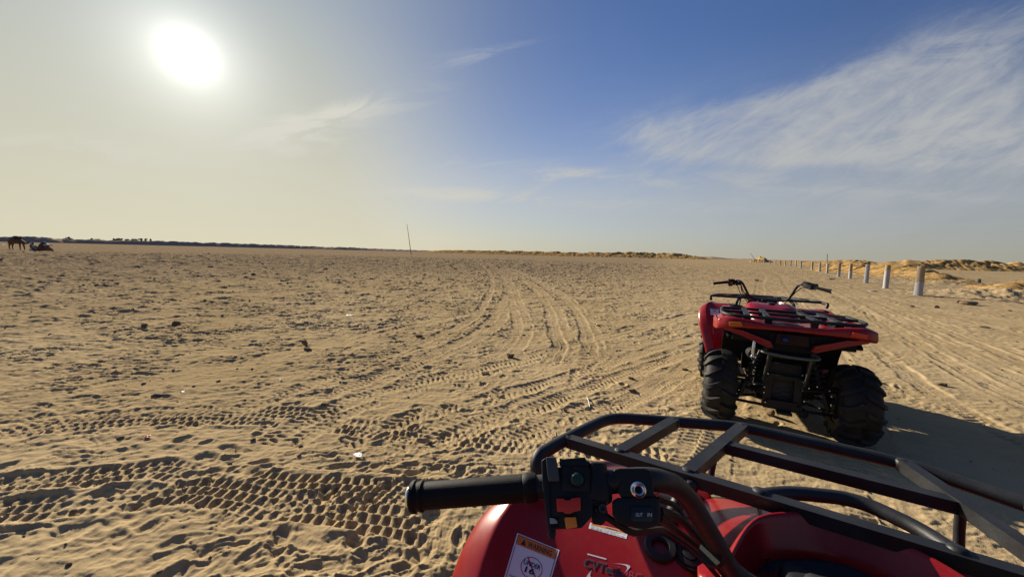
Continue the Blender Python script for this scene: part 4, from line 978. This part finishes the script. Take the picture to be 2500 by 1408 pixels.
for i, (bx, by, tx, ty) in enumerate(PO):
    p = put_ground(bx, by); d0 = p.y
    top = at(tx, ty, d0); h = max(.9, top.z-p.z)+.0
    r0 = {0: .135, 1: .115, 2: .11}.get(i, .105 if i < 6 else .12)
    rnd = random.Random(i); pr_ = []
    n = 14; mb = MB(); rings = []
    for k, (zz_, f_) in enumerate(((-.25, 1.06), (.02, 1.06), (.06, 1.0), (h*.5, .97), (h*.9, .95), (h-.03, .94), (h, .86))):
        rings.append((zz_, f_))
    lx, ly = (top.x-p.x)/h*.9, 0
    vs = []
    for zz_, f_ in rings:
        for j in range(n):
            a = 2*math.pi*j/n; c, s_ = math.cos(a), math.sin(a); e = (abs(c)**5+abs(s_)**5)**(-1/5) if i % 2 == 0 else 1.05
            rr_ = r0*f_*e*(1+.03*rnd.uniform(-1, 1)); vs.append((c*rr_+lx*max(0, zz_), s_*rr_, zz_+(rnd.uniform(-.02, .012) if zz_ > h-.02 else 0)))
    fs = [(k*n+j, k*n+(j+1) % n, (k+1)*n+(j+1) % n, (k+1)*n+j) for k in range(len(rings)-1) for j in range(n)]+[tuple(range(n))[::-1], tuple(range((len(rings)-1)*n, len(rings)*n))]
    mb.add(vs, fs); o = mb.build('concrete_post', CONC, None); o.location = (p.x, p.y, p.z); o.rotation_euler = (0, 0, .6)
    if i < 8: L = PLAB[i]
    elif i < 16: L = ORD[i-8]+' post left of the tall grey pole in the distant row, small and pale'
    elif i == 16: L = 'leaning far post in front of the sandy mound, right one of two'
    else: L = 'leaning far post in front of the sandy mound, left one of two'
    tag(o, L, 'post', 'concrete posts along the sandy track'); posts.append(p)
STICK = mat('weathered_pole', (.20, .18, .16), .8); DARKW = mat('dark_post', (.03, .027, .025), .8)
def pole(name, b, t, r0, r1, label, cat, m_=STICK):
    mb = MB(); b = Vector(b); t = Vector(t); mb.tube([Vector((0, 0, -.2)), (t-b)*.5, t-b], [r0, (r0+r1)/2, r1], 8); o = mb.build(name, m_); o.location = b; return tag(o, label, cat)
p = put_ground(2018.5, 665); pole('pole', p, at(2019.5, 620, p.y), .055, .045, 'tall thin grey pole rising behind the dark post in the row', 'pole')
p = put_ground(1004, 622); pole('pole', p, at(993.5, 547, p.y), .12, .055, 'tall thin leaning pole alone on the plain left of centre', 'pole')
p = put_ground(1843, 641); pole('stick', Vector((p.x, p.y, p.z+.8)), at(1832.5, 618, p.y), .07, .05, 'thin slanting stick poking up beside the sandy mound', 'stick')
p = put_ground(2390, 693); pole('stump', p, at(2391, 681, p.y), .09, .085, 'short dark stump standing between the right sand mounds', 'stump', DARKW)

# ------------------------------------------------------------------ trees far off behind the left bank
LEAF = mat('far_foliage', (.07, .07, .05), .8, spec=.1); BARK = mat('bark', (.07, .05, .04), .9)
def tree(px, ty, by, Yd, wpx, label, seed, bush=False):
    rnd = random.Random(seed); b = at(px, by, Yd); t = at(px, ty, Yd); H = t.z-b.z; wd = wpx*Yd/FPX
    e = empty('bush' if bush else 'tree', b, 0, label, 'bush' if bush else 'tree', 'trees on the skyline at left')
    mb = MB(); mb.tube([(0, 0, 0), (.05*H, 0, H*.35), (0, .03*H, H*.7)], [H*.035, H*.025, H*.01], 6)
    for k in range(4):
        a = rnd.uniform(0, 6.28); mb.tube([(0, 0, H*.3), (math.cos(a)*wd*.3, math.sin(a)*wd*.3, H*rnd.uniform(.55, .8))], [H*.018, H*.006], 5)
    mb.build('trunk', BARK, e)
    mb = MB()
    cl = [(rnd.uniform(-.36, .36)*wd, rnd.uniform(-.3, .3)*wd, H*rnd.uniform(.42, .86), wd*rnd.uniform(.12, .24)) for _ in range(9)]
    for cx, cy, cz, cr in cl:
        for _ in range(60):
            d = Vector((rnd.gauss(0, 1), rnd.gauss(0, 1), rnd.gauss(0, .8))).normalized()*cr*rnd.uniform(.4, 1.1); c = Vector((cx, cy, cz))+d
            u = Vector((rnd.gauss(0, 1), rnd.gauss(0, 1), rnd.gauss(0, 1))).normalized()*H*.05; v = u.orthogonal().normalized()*H*.035
            mb.add([c-u, c+v, c+u, c-v], [(0, 1, 2, 3)])
    mb.build('crown', LEAF, e, smooth=False)
TR_ = [(165, 576.5, 592, 16, 'round tree, tallest on the left skyline, alone to the right of the camels'), (176, 580.5, 590, 10, 'low tree touching the right side of the round skyline tree'), (104, 576, 590, 9, 'small pointed tree on the skyline above the lying camel'),
       (145, 583, 590, 12, 'low bush on the skyline left of the round tree'), (224, 581.5, 592, 9, 'lone small tree right of the round skyline tree'), (236, 583.5, 592, 12, 'low bush just right of the lone small skyline tree'),
       (283, 580.5, 593, 12, 'left tree of the skyline clump near the middle of the dark bank'), (293, 580, 594, 13, 'middle tree of the skyline clump on the dark bank'), (311, 583, 594, 14, 'low wide bush between two skyline clumps on the dark bank'), (326, 582, 594, 15, 'bushy tree right of the skyline clump on the dark bank'),
       (345, 581.5, 595, 9, 'narrow tree between bushes on the right of the skyline clump'), (356, 580, 595, 6, 'thin spindly tree on the skyline, right of the clumps'), (369, 582, 596, 7, 'last spindly tree at the right end of the skyline trees'), (395, 587, 597, 12, 'very low bush at the right end of the skyline trees')]
for i, (x, ty, by, wpx, lab_) in enumerate(TR_): tree(x, ty, by, 330, wpx, lab_, 100+i, 'bush' in lab_ and 'bushy' not in lab_)

# ------------------------------------------------------------------ camels and the person beside them
CAM1 = mat('camel_coat', (.085, .048, .030), .9, spec=.1); CAM2 = mat('camel_coat_tan', (.14, .085, .05), .9, spec=.1); n_ = NT(CAM1.node_tree); g_ = n_.new('ShaderNodeTexCoord')
n_.link(n_.mix(n_.noise(g_.outputs['Object'], 5, 5, .6), (.085, .050, .034, 1), (.18, .11, .07, 1)), n_.n['Principled BSDF'].inputs['Base Color'])
n_ = NT(CAM2.node_tree); g_ = n_.new('ShaderNodeTexCoord'); n_.link(n_.mix(n_.noise(g_.outputs['Object'], 5, 5, .6), (.14, .08, .05, 1), (.30, .18, .10, 1)), n_.n['Principled BSDF'].inputs['Base Color'])
CLOTH = mat('pale_cloth', (.55, .50, .45), .9, spec=.1); DCLOTH = mat('dark_cloth', (.05, .035, .06), .9); HIDE = mat('saddle_cloth', (.11, .06, .04), .9); SKIN = mat('skin', (.18, .10, .07), .7)
def skin(name, verts, edges, radii, material, parent=None, root_=0, sub=1):
    me = bpy.data.meshes.new(name); me.from_pydata(verts, edges, []); me.materials.append(material)
    o = bpy.data.objects.new(name, me); COL.objects.link(o)
    md = o.modifiers.new('k', 'SKIN'); md.use_smooth_shade = True; 
    bm = bmesh.new(); bm.from_mesh(me); ly = bm.verts.layers.skin.verify(); bm.verts.ensure_lookup_table()
    for v, r_ in zip(bm.verts, radii):
        v[ly].radius = (r_, r_) if not isinstance(r_, tuple) else r_; v[ly].use_root = (v.index == root_)
    bm.to_mesh(me); bm.free()
    md2 = o.modifiers.new('s', 'SUBSURF'); md2.levels = md2.render_levels = sub
    if parent: o.parent = parent
    return o
# standing camel, side on, nose to the right (local x), neck stretched low
e = empty('camel', put_ground(44, 610.3), 0, 'dark camel standing side on with its neck stretched low towards the person', 'camel')
s_ = 1.0
v = [(0, 0, 1.24), (-.35, 0, 1.33), (-.72, 0, 1.32), (-.98, 0, 1.20), (.35, 0, 1.28), (.62, 0, 1.20), (-.12, 0, 1.66), (-.12, 0, 1.92),                 # 0-7 trunk and hump
     (.90, 0, 1.06), (1.16, 0, .98), (1.42, 0, .98), (1.62, 0, 1.08), (1.74, 0, 1.20), (1.94, 0, 1.14), (2.12, 0, 1.04),                                       # 8-14 neck and head
     (-1.08, 0, 1.05), (-1.12, 0, .75)]                                                                                                                         # tail
E_ = [(0, 1), (1, 2), (2, 3), (0, 4), (4, 5), (0, 6), (6, 7), (5, 8), (8, 9), (9, 10), (10, 11), (11, 12), (12, 13), (13, 14), (3, 15), (15, 16)]
r = [(.40, .50), (.38, .45), (.34, .38), (.20, .24), (.37, .46), (.28, .34), (.28, .30), .08, .20, .15, .125, .12, .14, .10, .065, .05, .03]
def leg(v, E_, r, at_, pts, rad):
    k = at_
    for p, q in zip(pts, rad): v.append(p); E_.append((k, len(v)-1)); k = len(v)-1; r.append(q)
for y in (-.17, .17):
    leg(v, E_, r, 5, [(.58, y, 1.05), (.56+.10*(y > 0), y, .78), (.57+.14*(y > 0), y, .50), (.56+.16*(y > 0), y, .10), (.62+.16*(y > 0), y, .03)], [.16, .10, .085, .055, .08])
    leg(v, E_, r, 3, [(-.92, y, 1.0), (-.86-.05*(y > 0), y, .78), (-1.02+.02*(y > 0), y, .50), (-.92-.02*(y > 0), y, .10), (-.85-.02*(y > 0), y, .03)], [.18, .12, .075, .052, .08])
b0 = skin('body', v, E_, r, CAM1, e)
mb = MB()
for y in (-.07, .07): mb.add([(1.78, y, 1.27), (1.84, y*1.2, 1.27), (1.80, y*1.5, 1.38)], [(0, 1, 2)]); 
mb.tube([(-.40, 0, 1.86), (-.38, .0, 2.0)], .03, 6); mb.tube([(.12, 0, 1.82), (.14, 0, 2.02)], .03, 6)
g = [[(x, .44*math.sin(a), 1.40+.48*math.cos(a)+.16*math.exp(-((x+.12)/.25)**2)) for a in [math.radians(-95+19*k) for k in range(11)]] for x in (-.45, -.3, -.12, .06, .22)]
surf('saddle_cloth', g, HIDE, e, .02, 1); mb.build('saddle_frame', BARK, e, smooth=False)
e.scale = (1.02,)*3
# couched camel
e = empty('camel', put_ground(111, 613.4), 0, 'camel lying on the sand with a brown saddle and white blanket', 'camel')
v = [(0, 0, .42), (-.35, 0, .50), (.35, 0, .46), (.72, 0, .36), (-.62, 0, .46), (-.12, 0, .85), (-.14, 0, 1.12), (-.80, 0, .52), (-.98, 0, .40), (-1.12, 0, .48), (-1.20, 0, .66), (-1.36, 0, .62), (-1.50, 0, .52)]
E_ = [(0, 1), (0, 2), (2, 3), (1, 4), (0, 5), (5, 6), (4, 7), (7, 8), (8, 9), (9, 10), (10, 11), (11, 12)]
r = [(.40, .44), (.38, .40), (.36, .40), (.22, .28), .26, .26, .09, .16, .12, .11, .12, .09, .05]
for y in (-.24, .24):
    leg(v, E_, r, 4, [(-.55, y, .20), (-.85, y, .08), (-.45, y*1.1, .06)], [.13, .07, .05]); leg(v, E_, r, 3, [(.60, y, .22), (.30, y*1.2, .10), (.85, y*1.2, .06)], [.16, .08, .05])
skin('body', v, E_, r, CAM2, e)
g = [[(x, .42*math.sin(a), .50+.42*math.cos(a)+.42*math.exp(-((x+.12)/.24)**2)*max(0, math.cos(a))) for a in [math.radians(-95+19*k) for k in range(11)]] for x in (-.42, -.28, -.12, .04, .16)]
surf('saddle_cloth', g, HIDE, e, .02, 1)
g = [[(x, .43*math.sin(a), .49+.43*math.cos(a)*(1-.25*max(0, x-.3))+.30*math.exp(-((x+.12)/.3)**2)*max(0, math.cos(a))) for a in [math.radians(-55+11*k) for k in range(11)]] for x in (.17, .28, .42, .58, .70)]
surf('blanket', g, CLOTH, e, .02, 1)
mb = MB()
for x in (-.34, .02): mb.tube([(x, -.05, 1.02), (x, .0, 1.22)], .03, 6)
mb.build('saddle_frame', BARK, e)
# seated person in pale robe
e = empty('person', put_ground(80, 613.2), 0, 'person in a pale hooded robe sitting on the sand between the two camels', 'person')
v = [(0, 0, .16), (0, 0, .42), (-.02, 0, .72), (-.02, 0, .90), (0, 0, 1.0), (.01, 0, 1.12)]
E_ = [(0, 1), (1, 2), (2, 3), (3, 4), (4, 5)]; r = [(.24, .22), (.20, .18), (.20, .15), (.08, .08), .10, .11]
for y in (-.22, .22):
    leg(v, E_, r, 2, [(.0, y, .76), (.10, y*1.25, .52), (.32, y*.9, .42), (.40, y*.8, .41)], [.085, .065, .05, .045]); leg(v, E_, r, 0, [(.12, y*.6, .16), (.42, y*1.2, .34), (.50, y*.7, .08), (.60, y*.7, .05)], [.13, .10, .07, .05])
bd = skin('body', v, E_, r, SKIN, e)
for y in (-1, 1):
    for k in range(4): v2 = MB(); 
g = [[((.30-.02*k)*math.cos(a)*sx_+ox, (.27-.02*k)*math.sin(a)*sx_, z) for a in [2*math.pi*j/12 for j in range(13)]] for k, (z, sx_, ox) in enumerate(((.01, 1.45, .10), (.14, 1.35, .08), (.35, 1.05, .03), (.60, .92, .0), (.78, .95, -.01), (.86, .72, -.02), (.92, .42, -.02)))]
surf('robe', g, CLOTH, bd, .015, 1)
g = [[(.15*sx_*math.cos(a)-.01, .14*sx_*math.sin(a), z) for a in [math.radians(50+26*j) for j in range(11)]] for z, sx_ in ((.86, 1.5), (.95, 1.1), (1.08, 1.0), (1.18, .85), (1.23, .35))]
surf('head_scarf', g, CLOTH, bd, .012, 1)
mb = MB()
for y in (-.035, .035): mb.lathe([(0, .012), (.006, .008)], (.105, y, 1.13), (1, 0, 0), 8)
mb.lathe([(0, .018), (.03, .010)], (.10, 0, 1.10), (1, 0, -.3), 8); mb.build('face', SKIN, bd)
for y in (-1, 1):
    mb = MB(); c = Vector((.42, y*.17, .40)); mb.box(c, (.09, .08, .03))
    for k in range(4): mb.tube([c+Vector((.04, (-.03+.02*k), 0)), c+Vector((.085-.006*abs(k-1.5), (-.032+.021*k), -.008)), c+Vector((.105-.006*abs(k-1.5), (-.033+.022*k), -.03))], [.009, .008, .006], 6)
    mb.tube([c+Vector((-.01, -y*.04, 0)), c+Vector((.03, -y*.075, -.01)), c+Vector((.05, -y*.08, -.02))], [.011, .009, .007], 6); mb.build('hand', SKIN, bd)
e = empty('bundle', put_ground(93, 613.0), 0, 'dark purple bundle of cloth on the sand right of the seated person', 'bundle')
mb = MB()
for cx, cz, rr_ in ((-.15, .14, .26), (.12, .22, .28), (.32, .10, .22)): mb.lathe([(-rr_*.8, rr_*.5), (-rr_*.3, rr_*.95), (rr_*.3, rr_*.9), (rr_*.8, rr_*.4)], (cx, 0, cz), (.3, .2, 1), 12)
mb.build('cloth', DCLOTH, e)

# ------------------------------------------------------------------ stones, clods and litter
STONE = mat('stone', (.2, .15, .1), .9, spec=.15); n_ = NT(STONE.node_tree); g_ = n_.new('ShaderNodeTexCoord'); oi = n_.new('ShaderNodeObjectInfo')
c_ = n_.mix(oi.outputs['Random'], (.10, .072, .052, 1), (.26, .18, .10, 1)); n_.link(n_.mix(n_.noise(g_.outputs['Object'], 30, 5, .7), c_, (.20, .145, .09, 1)), n_.n['Principled BSDF'].inputs['Base Color'])
bp = n_.new('ShaderNodeBump'); bp.inputs['Distance'].default_value = .006; n_.link(n_.noise(g_.outputs['Object'], 60, 4, .7), bp.inputs['Height']); n_.link(bp.outputs[0], n_.n['Principled BSDF'].inputs['Normal'])
def rock_mesh(seed, n=3):
    bm = bmesh.new(); bmesh.ops.create_icosphere(bm, subdivisions=n, radius=1); rnd = np.random.RandomState(seed); o_ = rnd.uniform(0, 50, 3)
    P = np.array([v.co[:] for v in bm.verts])
    d = 1+.35*gn(P[:, 0]*1.3+o_[0], P[:, 1]*1.3+P[:, 2]*1.1+o_[1], seed)+.22*gn(P[:, 0]*2.9-P[:, 2]*2.1+o_[1], P[:, 1]*2.9+o_[2], seed+3)+.10*gn(P[:, 0]*6.1+P[:, 2]*5, P[:, 1]*6.3-P[:, 2]*4, seed+5)
    cuts = rnd.normal(size=(7, 3)); cuts /= np.linalg.norm(cuts, axis=1)[:, None]; P = P*d[:, None]
    for c in cuts:
        q = P@c; ex = np.maximum(q-.72, 0); P = P-ex[:, None]*c*.9
    for v, p in zip(bm.verts, P): v.co = p
    me = bpy.data.meshes.new('stone'); bm.to_mesh(me); bm.free(); me.polygons.foreach_set('use_smooth', [True]*len(me.polygons)); me.materials.append(STONE); return me
RM = [rock_mesh(s_) for s_ in range(6)]
ROCKS = [(430, 786, 19, 14, 'dark blocky stone sitting alone on the rough sand left of centre'), (745, 838, 15, 15, 'upper dark stone of a stacked pair with a long shadow, left of centre'), (750, 850, 18, 9, 'lower flat stone under the stacked pair left of centre'),
  (352, 791, 15, 9, 'small dark clod left of the blocky stone'), (382, 962, 22, 10, 'dark flat stone above the upper tyre print at left'), (928, 1166, 22, 15, 'square tan stone lying just above the black grip end'),
  (1185, 909, 26, 9, 'dark flat clod in the middle of the open sand'), (1545, 951, 22, 8, 'dark clod left of the far quad bike rear tyre'), (1540, 921, 16, 8, 'small clod beside the far quad bike left tyre, farther of two'),
  (285, 691, 14, 10, 'dark clod at far left on the rough plain'), (619, 668, 12, 9, 'dark stone on the far rough plain left of centre'), (600, 676, 10, 6, 'small stone next to the dark stone on the far rough plain'),
  (692, 684, 16, 7, 'flat stone right of the dark stone on the far plain'), (515, 650, 14, 6, 'low stone far off on the plain at left'), (1022, 817, 22, 8, 'dark clod left of the curved tracks'), (1246, 866, 20, 11, 'light clod between the curved tracks'),
  (1190, 794, 22, 7, 'flat clod at the bend of the left curved track'), (690, 760, 16, 8, 'dark clod on the rough sand above the stacked pair'), (612, 748, 14, 6, 'small dark clod left of the clod above the stacked pair'),
  (795, 655, 12, 6, 'far small clod right of centre on the rough plain'), (2366, 738, 34, 13, 'tan rock lying in front of the sand mounds on the right'), (2345, 736, 16, 10, 'pale small rock touching the tan rock at right'), (2286, 747, 12, 9, 'small stone left of the tan rock at right'),
  (2226, 746, 10, 5, 'tiny stone below the nearest concrete post'), (2464, 757, 10, 5, 'tiny dark stone right of the tan rock'), (2405, 797, 22, 6, 'flat clod on the right sand below the tan rock'), (1882, 1002, 20, 22, 'reddish stone under the far quad bike'),
  (2300, 937, 24, 8, 'clod right of the far quad bike between the tyre tracks'), (1243, 870, 12, 6, 'crumb of sand beside the light clod'), (1698, 790, 12, 6, 'clod just left of the far quad bike front fender'), (1846, 683, 14, 5, 'small clod beyond the far quad bike handlebar'),
  (2032, 680, 16, 4, 'flat clod near the fourth concrete post'), (1672, 900, 16, 6, 'crumbly clod by the far quad bike left rear tyre'), (1050, 1078, 12, 8, 'pebble right of the white scrap on the sand'), (790, 985, 14, 6, 'pebble above the upper tyre print'),
  (205, 705, 12, 5, 'clod far left, smaller, near the frame edge'), (1460, 790, 12, 5, 'pebble on the smooth sand left of the far quad bike'), (905, 860, 10, 5, 'pebble right of the stacked stones'), (60, 860, 14, 7, 'dark clod close to the left frame edge'), (1380, 1000, 10, 6, 'pebble left of the white twig')]
for i, (x, y, w_, h_, lab_) in enumerate(ROCKS):
    p = put_ground(x, y+h_*.5); dist = p.y; o = bpy.data.objects.new('stone', RM[i % 6]); COL.objects.link(o)
    o.location = (p.x, p.y, p.z+h_*dist/FPX*.25); o.scale = (w_*dist/FPX*.5, w_*dist/FPX*.42, h_*dist/FPX*.55); o.rotation_euler = (0, 0, random.uniform(0, 6.28) if w_ < 1.6*h_ else random.uniform(-.3, .3))
    tag(o, lab_, 'stone', 'stones and clods scattered on the sand')
for o in COL.objects:
    if o.name == 'stone.001': o.location.z += .03
# countless small clods: one object
rnd = np.random.RandomState(4); vs = []; fs = []
tm = bpy.data.meshes.new('t'); bm = bmesh.new(); bmesh.ops.create_icosphere(bm, subdivisions=2, radius=1); P0 = np.array([v.co[:] for v in bm.verts]); F0 = np.array([[v.index for v in f.verts] for f in bm.faces]); bm.free()
K = 0; VV = []; FF = []
for _ in range(2600):
    t0 = rnd.uniform(-1.02, 1.02); r0 = math.exp(rnd.uniform(math.log(2.), math.log(75))); x, y = r0*math.sin(t0), r0*math.cos(t0)
    if r0 < 9 and rnd.rand() < .6: continue
    on_road = x > .42*y-.5
    if on_road and rnd.rand() < .75: continue
    sz = (.003+.008*rnd.rand()**3)*(1+r0*.16)*(1 if not on_road else .7); fr = rnd.uniform(-3, 3, (3,)); P = P0*(1+.22*np.sin(P0@fr*1.3+rnd.rand()*6)[:, None]+.07*rnd.uniform(-1, 1, (len(P0), 1)))*np.array([1.2, 1., .7])*sz
    a = rnd.uniform(0, 6.28); c, s_ = math.cos(a), math.sin(a); P = np.stack([P[:, 0]*c-P[:, 1]*s_+x, P[:, 0]*s_+P[:, 1]*c+y, P[:, 2]+ground_z(x, y)+sz*.2], -1)
    VV.append(P); FF.append(F0+K); K += len(P0)
me = bpy.data.meshes.new('pebbles'); me.from_pydata(np.vstack(VV).tolist(), [], np.vstack(FF).tolist()); me.materials.append(DIRT)
PEB = mat('pebble', (.17, .12, .08), .9, spec=.15); me.materials[0] = PEB
o = bpy.data.objects.new('pebbles', me); COL.objects.link(o); o['kind'] = 'stuff'
# litter
PAPER = mat('litter_white', (.75, .76, .80), .5); LORG = mat('litter_orange', (.75, .12, .02), .5); LBLU = mat('litter_blue', (.10, .14, .30), .5); TWIG = mat('dry_twig', (.55, .44, .30), .8)
def scrap(name, x, y, w_, h_, material, label, seed):
    p = put_ground(x, y); k = p.y/FPX; rnd = random.Random(seed); g = []
    for j in range(4): g.append([(w_*k*(i/4-.5)*(1+.3*rnd.uniform(-1, 1)), w_*k*.6*(j/3-.5)*(1+.3*rnd.uniform(-1, 1)), h_*k*.7*rnd.random()+.004) for i in range(5)])
    o = surf(name, g, material, None, .0008, 1); o.location = p; tag(o, label, 'litter', 'scraps of litter on the sand')
scrap('paper_scrap', 875, 1114, 24, 11, PAPER, 'crumpled white scrap of paper on the sand between the tyre prints', 1)
scrap('plastic_scrap', 361, 1068, 12, 7, LORG, 'small orange scrap below the upper tyre print at left', 2)
scrap('plastic_scrap', 447, 959, 11, 6, LBLU, 'small blue scrap right of the dark flat stone at left', 3)
scrap('paper_scrap', 686, 928, 9, 7, PAPER, 'small white scrap on the rough sand left of centre', 4)
scrap('paper_scrap', 1121, 777, 12, 4, PAPER, 'thin white scrap near the bend of the curved tracks', 5)
scrap('paper_scrap', 856, 771, 16, 4, PAPER, 'pale scrap on the far rough sand above centre left', 6)
scrap('paper_scrap', 1143, 1146, 5, 5, PAPER, 'tiny white fleck above the inner end of the near grip', 7)
scrap('paper_scrap', 8, 598, 8, 3, PAPER, 'white fleck at the left frame edge below the standing camel', 8)
scrap('paper_scrap', 182, 605, 6, 3, PAPER, 'white fleck on the plain right of the lying camel', 9)
scrap('paper_scrap', 331, 606, 7, 3, PAPER, 'white fleck on the far plain below the skyline bushes', 10)
scrap('paper_scrap', 1372, 999+14, 7, 5, LBLU, 'bluish fleck left of the white twig', 11)
scrap('paper_scrap', 2129, 710, 18, 3, PAPER, 'pale flat scrap in front of the white concrete post', 12)
for (x0, y0, x1, y1, rr_, lab_) in ((1433, 976, 1440, 992, .004, 'short white twig standing on the sand left of the far quad bike'), (1322, 1054, 1340, 1070, .003, 'dry straw lying by the corner of the near front rack'), (1352, 1052, 1345, 1070, .003, 'dry straw crossing near the corner of the near front rack')):
    a, b = put_ground(x0, y0), put_ground(x1, y1); a.z += .012; b.z += .008; mb = MB(); mb.tube([Vector((0, 0, 0)), (b-a)*.5+Vector((.003, 0, .006)), b-a], rr_, 6); o = mb.build('twig', TWIG if rr_ < .0035 else PAPER); o.location = a; tag(o, lab_, 'twig')
